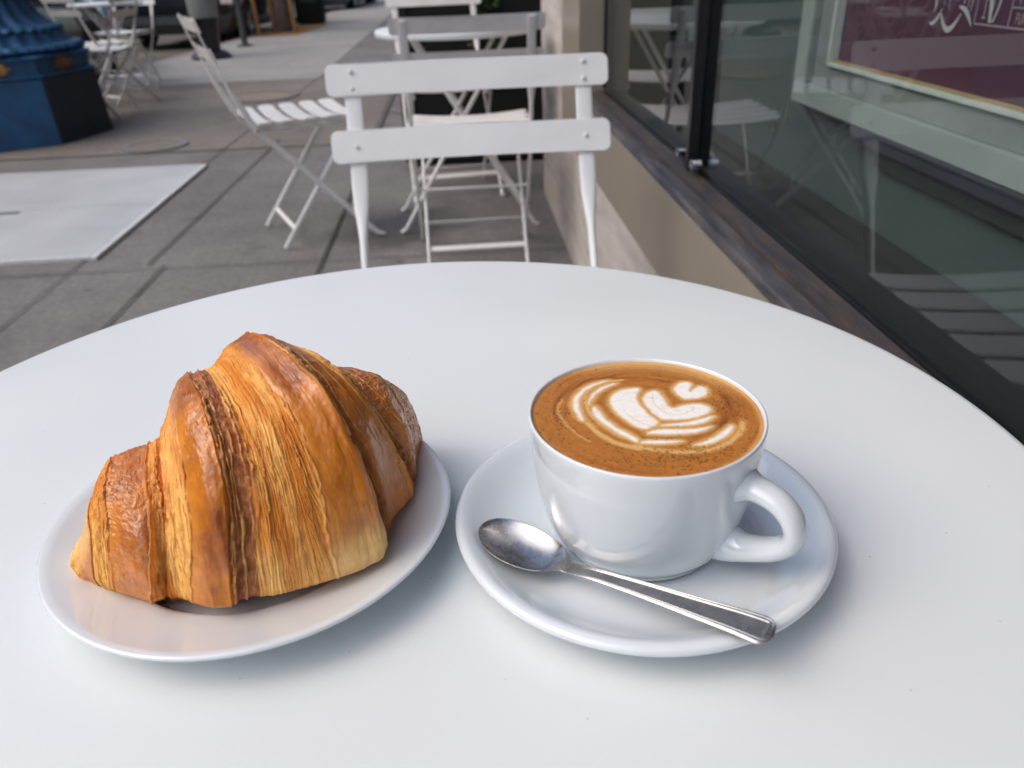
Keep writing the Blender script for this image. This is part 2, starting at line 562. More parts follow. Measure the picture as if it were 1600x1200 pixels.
def sheet(name, pts, z, mat, thick=None):
    bb = MB()
    n = len(pts)
    if thick:
        v = [(x, y, z) for x, y in pts] + [(x, y, z - thick) for x, y in pts]
        f = [tuple(range(n)), tuple(range(2 * n - 1, n - 1, -1))] + [(i, i + n, (i + 1) % n + n, (i + 1) % n) for i in range(n)]
    else:
        v = [(x, y, z) for x, y in pts]; f = [tuple(range(n))]
    bb.add(v, f)
    return structure(name, bb.build(name, mat))


YF = 60
sheet('sidewalk', [(kerb_x(-12), -12), (9, -12), (9, YF), (kerb_x(YF), YF)], 0.0, M['walk'], 0.125)
sheet('kerb', [(kerb_x(-12) - 0.16, -12), (kerb_x(-12) - .001, -12), (kerb_x(YF) - .001, YF), (kerb_x(YF) - 0.16, YF)], -0.004, M['kerb'], 0.12)
sheet('sidewalk_worn', [(kerb_x(4.86) + .02, 4.86), (-0.55, 4.86), (-0.55, 8.0), (kerb_x(8) + .02, 8.0)], 0.004, M['walk_brown'])
sheet('sidewalk_light', [(kerb_x(8.02) + .02, 8.02), (-1.32, 8.02), (-1.28, 20.0), (1.70, YF), (kerb_x(YF) + .02, YF)], 0.004, M['walk_light'])

b = MB()


def joint(p, q_, w):
    p, q_ = Vector((*p, 0.008)), Vector((*q_, 0.008))
    d = (q_ - p).normalized(); s_ = Vector((-d.y, d.x, 0)) * w * .27
    nseg = max(2, int((q_ - p).length / 0.25))
    v, f = [], []
    for i in range(nseg + 1):
        c_ = p.lerp(q_, i / nseg)
        ww = s_ * random.uniform(0.7, 1.2)
        v += [c_ - ww, c_ + ww]
        if i:
            f.append((2 * i - 2, 2 * i - 1, 2 * i + 1, 2 * i))
    b.add(v, f)


joint((-0.545, -6), (-0.50, 16), 0.020)
joint((-1.20, -6), (-1.10, 2.8), 0.016); joint((-1.165, 2.8), (-1.12, 5.1), 0.018)
joint((-1.46, -6), (-1.43, 2.92), 0.010); joint((-1.415, 4.42), (-1.32, 8.0), 0.010)
joint((-2.75, -6), (-2.72, 2.92), 0.012); joint((-2.8, 4.5), (-2.8, 5.0), 0.012)
joint((-3.8, 2.79), (0.35, 2.74), 0.010)
joint((-3.6, 4.86), (0.35, 4.83), 0.012)
joint((-3.6, 6.72), (-0.52, 6.70), 0.010)
joint((-3.6, 8.01), (0.35, 7.96), 0.014)
joint((-4, 0.8), (0.35, 0.8), 0.012); joint((-4, -1.2), (0.35, -1.2), 0.012)
for yy in (11.2, 14.4, 17.6, 20.8, 24):
    joint((kerb_x(yy), yy), (0.35, yy), 0.014)
structure('pavement_joints', b.build('pavement_joints', M['joint'], weld=False))

# diamond-plate cellar hatch
hatch = thing('cellar_hatch', 'silver diamond-plate cellar hatch set flush in the pavement at the left', 'hatch', (-2.55, 3.66, 0))
for y0, y1 in ((-0.73, -0.005), (0.0, 0.745)):
    b = MB()
    b.span((-1.15, y0, 0.002), (1.135, y1, 0.014), bevel=0.002)
    o = b.build('hatch_leaf', M['diamond'], hatch)
b = MB()
b.span((1.137, -0.755, 0.001), (1.165, 0.77, 0.0145)); b.span((-1.18, -0.755, 0.001), (1.135, -0.733, 0.016)); b.span((-1.18, 0.748, 0.001), (1.135, 0.77, 0.016))
b.build('frame', M['chrome'] if False else simple('hatch_edge', (0.74, 0.74, 0.73), rough=0.45, metal=0.2, scale=30), hatch)
b = MB(); b.span((0.28, -0.07, 0.0145), (0.56, -0.045, 0.0165)); b.build('handle', M['grey_metal'], hatch)


def cover(x, y, r_, mat_ring, mat_in, label, name='utility_cover'):
    t = thing(name, label, 'cover', (x, y, 0), 0, None)
    b1 = MB(); b1.lathe([(r_ * .80, .006), (r_ * .80, .014), (r_, .014), (r_, .004)], n=48); b1.build('rim', mat_ring, t, smooth=True)
    b1 = MB(); b1.lathe([(0, .011), (r_ * .79, .011), (r_ * .79, .004)], n=48); b1.build('lid', mat_in, t)
    return t


cover(-1.865, 5.06, 0.19, M['cover_ring'], M['walk_brown'], 'small round pavement cover with a pale ring, beside the blue lamp post base')
cover(-1.62, 6.95, 0.30, M['walk_brown'], simple('beige_fill', (0.27, 0.22, 0.175), rough=0.8, scale=8), 'beige round pavement cover further up the sidewalk, behind the angled chair')
cover(-0.36, 5.95, 0.13, M['cover_ring'], simple('reddish_lid', (0.28, 0.17, 0.155), rough=0.8, scale=18), 'small reddish valve cover in the pavement seen through the chair backs')

# ------------------------------------------------------------------ cafe building
WX = 0.36      # street face of the wall
GX = 0.43      # glass plane
Y0, Y1 = -3.2, 2.46
cafe = thing('cafe_building', 'cafe front with travertine base, beige metal band and large dark shop window', 'building', (0, 0, 0))


def part(name, spans, mat, parent=cafe, bevel=0.0, smooth=False):
    bb = MB()
    for a, c in spans:
        bb.span(a, c, bevel)
    return bb.build(name, mat, parent, weld=False)


part('stone_base', [((WX, Y0, 0.001), (0.62, 3.55, 0.400)), ((WX - .002, 2.852, 0.401), (0.62, 3.55, 3.4))], M['travertine'])
part('metal_band', [((WX - 0.004, Y0, 0.402), (0.405, 2.45, 0.563)), ((WX - 0.004, 2.45, 0.402), (0.62, 2.85, 3.4))], M['beige_panel'])
part('door_jamb', [((WX + .004, 3.552, 0.001), (WX + .14, 3.60, 2.6)), ((WX + .02, 3.601, .001), (WX + .14, 3.66, 2.6))], M['jamb'])
# the window sill: three long strips, slightly worn
bb = MB()
prof = [(WX + 0.000, 0.5635), (WX + 0.000, 0.574), (WX + 0.004, 0.5785), (WX + 0.030, 0.5795)]
v = []
f = []
ny = 80
for i in range(ny + 1):
    yy = Y0 + (2.448 - Y0) * i / ny
    for (px, pz) in prof:
        v.append((px + random.uniform(-.0006, .0006), yy, pz + random.uniform(-.0004, .0004)))
for i in range(ny):
    for k in range(3):
        f.append((i * 4 + k, i * 4 + k + 1, i * 4 + 5 + k, i * 4 + 4 + k))
bb.add(v, f)
sl = bb.build('sill', M['sill_grey'], cafe, smooth=True, sharp=40)
part('sill_strip', [((WX + 0.030, Y0, 0.5705), (GX - 0.004, 2.447, 0.585))], M['sill'], bevel=0.0015)
part('glazing_bead', [((GX - 0.0035, Y0, 0.573), (GX + 0.012, 2.447, 0.586)), ((GX - 0.02, Y0, 0.5005), (GX + 0.012, 2.447, 0.570)), ((GX - .004, 2.432, .5945), (GX + .02, 2.447, 2.58))], M['black'], bevel=0.001)
part('window_pane', [((GX, Y0, 0.5862), (GX + 0.008, 1.432, 2.58))], M['glass'])
part('window_pane', [((GX, 1.478, 0.5862), (GX + 0.008, 2.431, 2.58))], M['glass'])
mul = part('mullion', [((GX - 0.020, 1.434, 0.5855), (GX - 0.001, 1.456, 2.58)), ((GX - 0.012, 1.4585, 0.5855), (GX + 0.03, 1.476, 2.58))], M['black'], bevel=0.002)
for yy in (1.402, 1.50):
    bb = MB()
    bb.lathe([(0, 0), (.009, 0), (.010, .003), (.010, .018), (.007, .020), (0, .020)], n=20)
    o = bb.build('clip', M['chrome'], None, smooth=True)
    o.rotation_euler = (0, R(-90), 0); o.location = (GX - 0.0055, yy, 0.604)
    o.parent = mul
part('lintel', [((WX, Y0, 2.585), (0.62, 2.445, 3.4))], M['beige_panel'])
part('upper_wall', [((WX + .003, Y0 - 6, 3.405), (8, 50, 11.0)), ((WX, Y0 - 6, 0.001), (8, Y0 - .005, 3.40)), ((1.6, 3.70, .001), (8, 14, 3.40)), ((WX, 5.2, 0.001), (1.595, 14, 3.40))], M['upper'])
# black recessed doorway past the window
part('door', [((1.35, 3.70, 0.001), (1.40, 5.19, 2.6))], M['black_matt'])
# interior of the show window
part('window_floor', [((GX - 0.02, Y0, 0.48), (3.2, 5.1, 0.500))], M['show_floor'])
part('interior_wall', [((3.2, Y0, 0.48), (3.25, 5.15, 3.3)), ((.66, 5.12, .502), (3.19, 5.17, 3.3)), ((GX + .02, Y0, 2.60), (3.19, 5.11, 2.64))], M['black_matt'])
part('frosted_panel', [((0.705, Y0, 0.502), (0.713, 2.215, 2.55))], M['panel_green'])
part('frosted_panel', [((1.15, 3.05, 0.56), (1.158, 4.55, 2.55))], M['panel_green'])
part('reveal_shade_strip', [((0.690, Y0, 0.612), (0.7035, 1.30, 0.640))], simple('reveal_shade_green', (0.035, 0.05, 0.045), rough=.6, scale=4))  # dark green strip: shade of the reveal under the poster frame, as colour
part('reveal_shade_strip', [((0.676, Y0, 0.6425), (0.7035, 1.38, 0.667))], M['navy'])  # navy strip above it, the deeper shade of the same reveal

# the poster board inside the window
board = thing('poster_board', 'plum coloured poster board in a pale grey frame behind the shop window', 'poster', (0.70, 1.0, 0.67))
bx = lambda x: x - 0.70
by = lambda y: y - 1.0
bz = lambda z: z - 0.67


def bpart(name, spans, mat, bevel=0.0):
    bb = MB()
    for a, c in spans:
        bb.span((bx(a[0]), by(a[1]), bz(a[2])), (bx(c[0]), by(c[1]), bz(c[2])), bevel)
    return bb.build(name, mat, board, weld=False)


bpart('outer_frame', [((0.672, Y0, 0.6685), (0.7035, 1.640, 0.708)), ((0.672, 1.583, 0.7085), (0.7035, 1.640, 2.3))], M['frame_light'], 0.002)
bpart('inner_frame', [((0.680, Y0, 0.7085), (0.7035, 1.565, 0.748)), ((0.680, 1.500, 0.7485), (0.7035, 1.565, 2.3))], simple('inner_frame_grey', (0.34, 0.35, 0.335), (0.26, 0.27, 0.26), rough=.5, scale=6), 0.001)
bpart('bead', [((0.672, Y0, 0.7485), (0.690, 1.4995, 0.7555)), ((0.672, 1.4905, 0.756), (0.690, 1.4995, 2.3))], M['frame_white'], 0.001)
bpart('board', [((0.6905, Y0, 0.749), (0.6985, 1.4895, 2.3))], M['plum'])
bpart('board_edge', [((0.6785, Y0 , 0.756), (0.690, 1.489, 0.7585))], simple('ochre_edge', (0.5, 0.36, 0.17), rough=.7, scale=10))
PX = 0.6898 - 0.70


def stroke(mb, pts, w):
    """pts: (y, z) in world on the poster plane, w: widths"""
    n_ = len(pts)
    vv, ff = [], []
    for i in range(n_):
        a = Vector(pts[max(i - 1, 0)]); c = Vector(pts[min(i + 1, n_ - 1)])
        d = (c - a).normalized(); nn = Vector((-d.y, d.x)) * w[i] / 2
        p = Vector(pts[i])
        for s_ in (nn, -nn):
            vv.append((PX, by(p.x + s_.x), bz(p.y + s_.y)))
    for i in range(n_ - 1):
        ff.append((2 * i, 2 * i + 1, 2 * i + 3, 2 * i + 2))
    mb.add(vv, ff)


def curve(fn, n_=24):
    return [fn(i / (n_ - 1)) for i in range(n_)]


# brush-stroke emblem (generic calligraphic flourish)
b = MB()
e_y, e_z = 1.165, 0.832
W_ = lambda n_, wmax: [wmax * math.sin(math.pi * (0.08 + 0.84 * i / (n_ - 1))) for i in range(n_)]
stroke(b, curve(lambda t: (e_y + .026 - .052 * t, e_z + .022 - .022 * math.sin(math.pi * t))), W_(24, .008))          # bowl
stroke(b, curve(lambda t: (e_y + .050 - .028 * t, e_z + .006 + .020 * t - .008 * math.sin(math.pi * t)), 16), W_(16, .006))
stroke(b, curve(lambda t: (e_y - .018 - .036 * t, e_z + .030 - .022 * t + .006 * math.sin(math.pi * t)), 16), W_(16, .007))
for dy, h0, h1, ww in ((.044, .020, .058, .005), (.030, .036, .12, .003), (.016, .030, .13, .004), (.004, .024, .12, .003), (-.010, .036, .14, .004), (-.024, .034, .15, .006), (-.036, .026, .12, .003), (-.046, .024, .11, .003)):
    stroke(b, curve(lambda t: (e_y + dy + .004 * math.sin(5 * t + dy * 80), e_z + h0 + (h1 - h0) * t), 12), W_(12, ww))
b.build('emblem', M['poster_ink'], board, weld=False)
# lettered boxes beside it
b = MB()
LN = .0021
stroke(b, [(1.106, 1.02), (1.106, .8435)], [LN] * 2); stroke(b, [(1.106, .8435), (.72, .8435)], [LN] * 2)
stroke(b, [(1.034, 1.02), (1.034, .8435)], [LN] * 2); stroke(b, [(1.034, .8665), (.72, .8665)], [LN] * 2)
stroke(b, [(1.120 + .0, .85), (1.120 + .0, .851)], [LN] * 2)
b.build('ruled_lines', M['poster_thin'], board, weld=False)


def text_part(name, body, y_left, z, size, mat, xs=1.0):
    cu = bpy.data.curves.new(name, 'FONT')
    cu.body = body; cu.size = size; cu.extrude = 0.0002; cu.space_character = 1.05
    o = bpy.data.objects.new(name + '_tmp', cu)
    COL.objects.link(o)
    bpy.context.view_layer.update()
    me = bpy.data.meshes.new_from_object(o.evaluated_get(bpy.context.evaluated_depsgraph_get()))
    bpy.data.objects.remove(o)
    me.name = name
    # text x -> world -y, text y -> world z, faces -x
    for v_ in me.vertices:
        x_, y_, z_ = v_.co
        v_.co = (PX - z_, by(y_left - x_ * xs), bz(z + y_))
    me.materials.clear(); me.materials.append(mat)
    o = bpy.data.objects.new(name, me); COL.objects.link(o); o.parent = board
    return o


# tall narrow monogram drawn with strokes: N J
b = MB()
stroke(b, [(1.088, .852), (1.088, .93)], [.0015] * 2); stroke(b, [(1.092, .8515), (1.084, .8515)], [.0012] * 2)
stroke(b, [(1.090, .93), (1.072, .8465)], [.007] * 2); stroke(b, [(1.072, .847), (1.070, .93)], [.0015] * 2)
stroke(b, curve(lambda t: (1.057 + (.010 * max(0, (t - .45) / .55) ** 2), .93 - .083 * t), 14), [.0055 - .003 * i / 13 for i in range(14)])
b.build('monogram', M['poster_ink'], board, weld=False)
text_part('lettering', 'MUS', 1.022, .8705, .030, M['poster_thin'], .6)
text_part('lettering', 'FUN FO', 1.022, .8485, .018, M['poster_thin'], .62)

# ------------------------------------------------------------------ building across the street
far = thing('street_building', 'pale plastered building across the street', 'building', (-17, 10, -0.13))
bb = MB(); bb.span((-6, -30, 0), (0, 30, 9.0)); bb.build('wall', M['plaster'], far)
bb = MB(); bb.span((-6.2, -30.2, 9.005), (0.25, 30.2, 9.35)); bb.build('roof', M['brick'], far)
for k in range(12):
    for zz, hh in ((0.6, 2.4), (4.6, 1.8)):
        bb = MB(); y_ = -27 + k * 4.9
        bb.span((0.003, y_ - 1.2, zz), (0.06, y_ + 1.2, zz + hh), .01); w_ = bb.build('window', M['grey_metal'], far)
        bb = MB(); bb.span((0.062, y_ - 1.08, zz + .12), (0.07, y_ + 1.08, zz + hh - .12)); bb.build('pane', M['car_glass'], w_)


# ------------------------------------------------------------------ blue octagonal lamp post
def lamp_post(loc, rz):
    t = thing('street_lamp', 'ornate blue cast-iron lamp post base with gold rosettes at the left edge', 'street lamp', loc, rz)

    def octa(prof, name, mat, n=8, off=math.pi / 8):
        v_, f_ = [], []
        for (r_, z_) in prof:
            for k in range(n):
                a = off + 2 * math.pi * k / n
                v_.append((r_ * math.cos(a), r_ * math.sin(a), z_))
        for i in range(len(prof) - 1):
            for k in range(n):
                k2 = (k + 1) % n
                f_.append((i * n + k, i * n + k2, (i + 1) * n + k2, (i + 1) * n + k))
        f_.append(tuple(range(n))[::-1]); f_.append(tuple((len(prof) - 1) * n + k for k in range(n)))
        bb = MB(); bb.add(v_, f_)
        return bb.build(name, mat, t)
    octa([(.595, .0), (.59, .03), (.575, .36), (.572, .372)], 'plinth', M['blue'])
    for k in range(8):     # raised plain panels on the plinth, a neighbouring pair in darker blue
        a = 2 * math.pi * k / 8
        bb = MB()
        wd = .2262
        bb.add([(0, -wd, -.182), (0, wd, -.182), (0, wd * .965, .182), (0, -wd * .965, .182), (.004, -wd + .003, -.179), (.004, wd - .003, -.179), (.004, wd * .965 - .003, .179), (.004, -wd * .965 + .003, .179)],
               [(4, 5, 6, 7), (0, 1, 5, 4), (1, 2, 6, 5), (2, 3, 7, 6), (3, 0, 4, 7), (3, 2, 1, 0)])
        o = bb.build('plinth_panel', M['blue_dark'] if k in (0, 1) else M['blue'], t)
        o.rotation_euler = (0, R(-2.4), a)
        ap = .585 * math.cos(math.pi / 8) - .001
        o.location = (ap * math.cos(a), ap * math.sin(a), .187)
    octa([(.572, .3725), (.585, .378), (.585, .39), (.558, .398), (.555, .465), (.578, .473), (.578, .486), (.545, .492)], 'medallion_band', M['blue'])
    for k in range(8):
        a = 2 * math.pi * k / 8
        bb = MB()
        nn = 9
        prof_ = [(0, .034), (.014, .032), (.024, .022), (.034, .018), (.044, .006), (.046, 0)]
        v_, f_ = [], []
        for i in range(36):
            th = 2 * math.pi * i / 36
            for r_, z_ in prof_:
                rr = r_ * (1 + .16 * math.cos(nn * th) * (r_ > .02))
                v_.append((z_ + 0, rr * math.cos(th) * 1.75, rr * math.sin(th) * 1.0))
        for i in range(36):
            j = (i + 1) % 36
            for q_ in range(5):
                f_.append((i * 6 + q_, j * 6 + q_, j * 6 + q_ + 1, i * 6 + q_ + 1))
        bb.add(v_, f_)
        o = bb.build('rosette', M['gold'] if k in (5, 6, 7) else M['gold_dull'], t, smooth=True, sharp=60)  # some rosettes bright gold, the others browner
        o.rotation_euler = (0, 0, a); o.location = (.557 * math.cos(math.pi / 8) * math.cos(a), .557 * math.cos(math.pi / 8) * math.sin(a), .432)

    def fluted(prof, name, nfl, amp, mat, twist=0.0, n=192):
        v_, f_ = [], []
        for (r_, z_) in prof:
            for k in range(n):
                a = 2 * math.pi * k / n
                rr = r_ * (1 + amp * (math.cos(nfl * a + twist * z_)))
                v_.append((rr * math.cos(a), rr * math.sin(a), z_))
        for i in range(len(prof) - 1):
            for k in range(n):
                k2 = (k + 1) % n
                f_.append((i * n + k, i * n + k2, (i + 1) * n + k2, (i + 1) * n + k))
        bb = MB(); bb.add(v_, f_)
        return bb.build(name, mat, t, smooth=True, sharp=50)
    fluted([(.50, .488), (.525, .497), (.535, .515), (.52, .533), (.48, .540)], 'rope_moulding', 44, .026, M['blue'], twist=60)
    fluted([(.478, .538), (.455, .56), (.435, .60)], 'leaf_skirt', 30, .022, M['blue'])
    fluted([(.42, .596), (.437, .603), (.443, .617), (.43, .631), (.40, .636)], 'rope_moulding', 40, .028, M['blue'], twist=-60)
    fluted([(.40, .634), (.36, .66), (.325, .70), (.30, .76), (.292, .80), (.30, .815)], 'fluted_bell', 24, .045, M['blue'])
    fluted([(.30, .812), (.335, .822), (.335, .85), (.30, .865), (.285, .88), (.31, .90), (.31, .93), (.27, .945)], 'collar', 40, .004, M['blue'])
    fluted([(.26, .94), (.20, 1.05), (.155, 1.3), (.13, 2.0), (.11, 3.2), (.10, 3.9)], 'shaft', 16, .03, M['blue'])
    fluted([(.10, 3.9), (.2, 3.95), (.24, 4.05), (.12, 4.15), (.05, 4.3)], 'finial', 12, .02, M['blue'])
    return t


lp = lamp_post((-3.01, 5.66, 0), R(-16)); lp.scale = (1.09, 1.09, 1.06)


# ------------------------------------------------------------------ parked cars
def make_car(label, paint, loc, rz):
    t = thing('parked_car', label, 'car', loc, rz, 'cars parked along the kerb')
    # length along +Y, origin on the ground at centre
    L_, W2 = 4.5, 0.9
    st = [-2.25, -2.18, -1.9, -1.45, -0.9, -0.3, 0.3, 0.9, 1.35, 1.8, 2.1, 2.25]
    zt = [0.62, 0.92, 0.98, 1.00, 1.00, 0.98, 0.97, 0.95, 0.93, 0.86, 0.74, 0.55]
    wd = [.72, .82, .88, .9, .9, .9, .9, .9, .9, .87, .80, .68]
    P = []
    for y_, z_, w_ in zip(st, zt, wd):
        ring = [(-w_ * .92, y_, .22), (-w_, y_, .34), (-w_ * 1.01, y_, .6 if z_ > .7 else .45), (-w_ * .95, y_, z_ - .07), (-w_ * .82, y_, z_), (0, y_, z_ + .03),
                (w_ * .82, y_, z_), (w_ * .95, y_, z_ - .07), (w_ * 1.01, y_, .6 if z_ > .7 else .45), (w_, y_, .34), (w_ * .92, y_, .22)]
        P.append(ring)
    bb = MB(); n_ = 11
    f_ = [(i * n_ + k, i * n_ + k + 1, (i + 1) * n_ + k + 1, (i + 1) * n_ + k) for i in range(len(P) - 1) for k in range(n_ - 1)]
    f_ += [tuple(range(n_)), tuple((len(P) - 1) * n_ + k for k in range(n_))[::-1]]
    f_ += [(i * n_, (i + 1) * n_, (i + 1) * n_ + n_ - 1, i * n_ + n_ - 1) for i in range(len(P) - 1)]
    bb.add([q_ for r_ in P for q_ in r_], f_)
    bb.build('body', paint, t, smooth=True, sharp=45)
    # cabin
    bb = MB()
    cab = [(-1.85, .98, .80, .98), (-1.2, 1.40, .66, .98), (-.2, 1.46, .64, .98), (.35, 1.40, .65, .98), (1.15, .96, .80, .95)]
    v_ = []
    for y_, z_, w_, zb in cab:
        v_ += [(-.84, y_, zb - .02), (-w_, y_, z_), (w_, y_, z_), (.84, y_, zb - .02)]
    f_ = [(i * 4 + k, i * 4 + k + 1, i * 4 + 5 + k, i * 4 + 4 + k) for i in range(4) for k in range(3)]
    bb.add(v_, f_)
    bb.build('glasshouse', M['car_glass'], t, smooth=True, sharp=30)
    bb = MB()
    rv = [(-1.2, 1.405, .64), (-.2, 1.47, .62), (.35, 1.41, .63)]
    v_ = []
    for y_, z_, w_ in rv:
        v_ += [(-w_, y_, z_), (w_, y_, z_), (-w_, y_, z_ - .02), (w_, y_, z_ - .02)]
    bb.add(v_, [(0, 1, 5, 4), (4, 5, 9, 8), (2, 6, 7, 3), (6, 10, 11, 7), (0, 4, 6, 2), (4, 8, 10, 6), (1, 3, 7, 5), (5, 7, 11, 9), (0, 2, 3, 1), (8, 9, 11, 10)])
    bb.build('roof', paint, t)
    for sx in (-1, 1):
        for y_ in (-1.38, 1.38):
            bb = MB()
            bb.lathe([(.20, -.10), (.30, -.11), (.33, -.09), (.335, 0), (.33, .09), (.30, .11), (.20, .10)], n=40)
            w = bb.build('wheel', M['tyre'], t, smooth=True)
            w.rotation_euler = (0, R(90), 0); w.location = (sx * .82, y_, .335)
            bb = MB(); bb.lathe([(0, .07 * sx), (.05, .09 * sx), (.06, .06 * sx), (.18, .075 * sx), (.205, .095 * sx)], n=40)
            for k in range(5):
                a = 2 * math.pi * k / 5
                bb.box((.12 * math.cos(a), .12 * math.sin(a), .085 * sx), (.15, .035, .02), rot=Matrix.Rotation(a, 3, 'Z').to_euler())
            bb.build('rim', M['rim'], w, smooth=True)
        bb = MB(); bb.box((sx * .62, 2.17, .62), (.34, .10, .12), bevel=.03); bb.build('headlight', M['lamp_clear'], t)
        bb = MB(); bb.box((sx * .66, -2.19, .80), (.30, .08, .13), bevel=.02); bb.build('tail_light', M['lamp_red'], t)
    bb = MB(); bb.box((0, -2.24, .40), (1.55, .12, .16), bevel=.04); bb.build('bumper', M['grey_metal'], t)
    bb = MB(); bb.box((0, 2.22, .38), (1.45, .12, .16), bevel=.04); bb.build('bumper', M['grey_metal'], t)
    return t


KA = -math.atan(0.075)
for yc, lab, mt_ in ((7.7, 'dark grey car parked at the kerb behind the blue lamp post', M['car_grey']),
                     (15.6, 'black car parked at the kerb behind the side-on white chair', M['car_black']),
                     (22.9, 'navy car parked furthest up the street beyond the staked tree', M['car_blue'])):
    xc = kerb_x(yc) - 1.05 + (0.35 if yc > 20 else 0.0)
    make_car(lab, mt_, (xc, yc, -0.13), KA)


# ------------------------------------------------------------------ street furniture near the kerb
t = thing('litter_bin', 'pale green cylindrical bin on a flared black base by the kerb', 'bin', (-2.93, 10.42, 0.004))
bb = MB(); bb.lathe([(0, .0), (.23, .0), (.235, .03), (.20, .06), (.15, .09), (.0, .09)], n=32); bb.build('base', M['black'], t, smooth=True)
bb = MB(); bb.lathe([(0, .088), (.12, .09), (.13, .2), (.15, .44), (0, .44)], n=32); bb.build('stem', M['black'], t, smooth=True)
bb = MB(); bb.lathe([(0, .44), (.15, .445), (.165, .5), (.165, 1.0), (.15, 1.05), (0, 1.06)], n=32); bb.build('drum', M['pale_green'], t, smooth=True)

t = thing('parking_meter', 'grey parking meter pole with a pink and white sticker', 'parking meter', (-2.87, 11.9, 0.004))
bb = MB(); bb.lathe([(0, 0), (.10, 0), (.10, .02), (.045, .03), (.04, .06), (.04, 1.15), (0, 1.16)], n=24); bb.build('pole', M['grey_metal'], t, smooth=True)
bb = MB(); bb.box((0, 0, 1.3), (.16, .12, .30), bevel=.05); bb.build('head', M['grey_metal'], t, smooth=True)
bb = MB(); bb.box((-.13, -.045, .66), (.16, .012, .26), bevel=.005); bb.build('sticker_plate', M['pink'], t)

sheet('tree_pit', [(-3.28, 13.55), (-2.42, 13.55), (-2.25, 15.7), (-3.10, 15.7)], 0.009, M['mulch'])


def tree(label, loc, sc, group=None):
    t = thing('street_tree', label, 'tree', loc, 0, group)
    bb = MB()
    pts = [(0, 0, 0), (.02, 0, .3), (.0, .03, 1.0), (.05, 0, 2.0), (.03, .02, 2.9)]
    bb.sweep(pts, [(.21, .21), (.17, .17), (.15, .15), (.13, .13), (.09, .09)], n=14)
    for k in range(7):
        a = k * 0.9; L_ = random.uniform(.9, 1.5)
        z0 = 2.1 + .12 * k
        d = Vector((math.cos(a), math.sin(a), .8)).normalized()
        bb.sweep([Vector((.03, 0, z0)) + d * L_ * u for u in (0, .5, 1)], [(.06, .06), (.04, .04), (.015, .015)], n=7)
    bb.build('trunk', M['bark'], t, smooth=True)
    bb = MB()
    for k in range(2600):
        c_ = Vector((random.gauss(0, .75), random.gauss(0, .75), 3.6 + random.gauss(0, .55)))
        d = Vector((random.uniform(-1, 1), random.uniform(-1, 1), random.uniform(-1, 1))).normalized()
        e = d.orthogonal().normalized(); s_ = random.uniform(.05, .09)
        bb.add([c_ - d * s_, c_ + e * s_ * .5, c_ + d * s_, c_ - e * s_ * .5], [(0, 1, 2, 3)])
    bb.build('crown', M['leaf_light'], t, weld=False)
    t.scale = (sc,) * 3
    return t


tree('young street tree with reddish bark standing in orange mulch between wooden stakes', (-2.79, 14.35, 0.01), 1.0)
for i, (x_, y_) in enumerate(((-3.06, 13.72), (-2.555, 14.05), (-2.93, 14.25))):
    bb = MB(); bb.sweep([(0, 0, -.02), (-.06 if i != 2 else -.02, 0, 1.7)], (.03, .03), n=10)
    o = bb.build('tree_stake', M['stake'], None, smooth=True, sharp=50)
    o.location = (x_, y_, 0.01)
    tag(o, ['left wooden stake of the street tree, standing apart nearest the parking meter', 'right wooden stake of the street tree, beside the dark green box', 'middle wooden stake, close against the left side of the tree trunk'][i], 'stake', 'wooden stakes round the street tree')
bb = MB(); bb.span((-.24, -.02, 0), (.24, .4, .78), .03)
o = bb.build('dark_box', M['black_matt'], None); o.location = (-2.60, 15.9, .008)
tag(o, 'dark green street box on the pavement right of the staked tree', 'street box')
bb = MB(); bb.span((-.26, -.04, .785), (.26, .42, .84), .02); bb.build('lid', M['grey_metal'], o)
bb = MB(); bb.span((-.15, -.026, .35), (.15, -.021, .62)); bb.build('door_panel', simple('dark_green', (.02, .035, .03), scale=4), o)

# black planter across the walk
t = thing('planter', 'tall black planter box standing across the pavement beside the stone pilaster', 'planter', (0.32, 4.42, 0))
bb = MB(); bb.span((-.60, -.22, .02), (.62, .22, .94), .012); bb.build('box', M['black_matt'], t)
bb = MB()
for zz in (.02, .90):
    bb.span((-.612, -.232, zz), (.632, -.2205, zz + .06))
for xx in (-.612, .572):
    bb.span((xx, -.232, .0805), (xx + .06, -.2205, .8995))
bb.build('trim', M['black'], t)
bb = MB()
for k in range(900):
    c_ = Vector((random.uniform(-.58, .6), random.uniform(-.2, .2), .95 + abs(random.gauss(0, .16))))
    d = Vector((random.uniform(-1, 1), random.uniform(-1, 1), random.uniform(-1, 1))).normalized(); e = d.orthogonal().normalized(); s_ = random.uniform(.02, .045)
    bb.add([c_ - d * s_, c_ + e * s_ * .5, c_ + d * s_, c_ - e * s_ * .5], [(0, 1, 2, 3)])
for k in range(150):        # trailing sprig over the front face
    z_ = random.uniform(.55, .95)
    c_ = Vector((-.19 + random.gauss(0, .035), -.245 - random.uniform(0, .03), z_))
    d = Vector((random.uniform(-1, 1), random.uniform(-.4, .4), random.uniform(-1, 1))).normalized(); e = d.orthogonal().normalized(); s_ = random.uniform(.012, .026)
    bb.add([c_ - d * s_, c_ + e * s_ * .5, c_ + d * s_, c_ - e * s_ * .5], [(0, 1, 2, 3)])
bb.build('foliage', M['leaf'], t, weld=False)


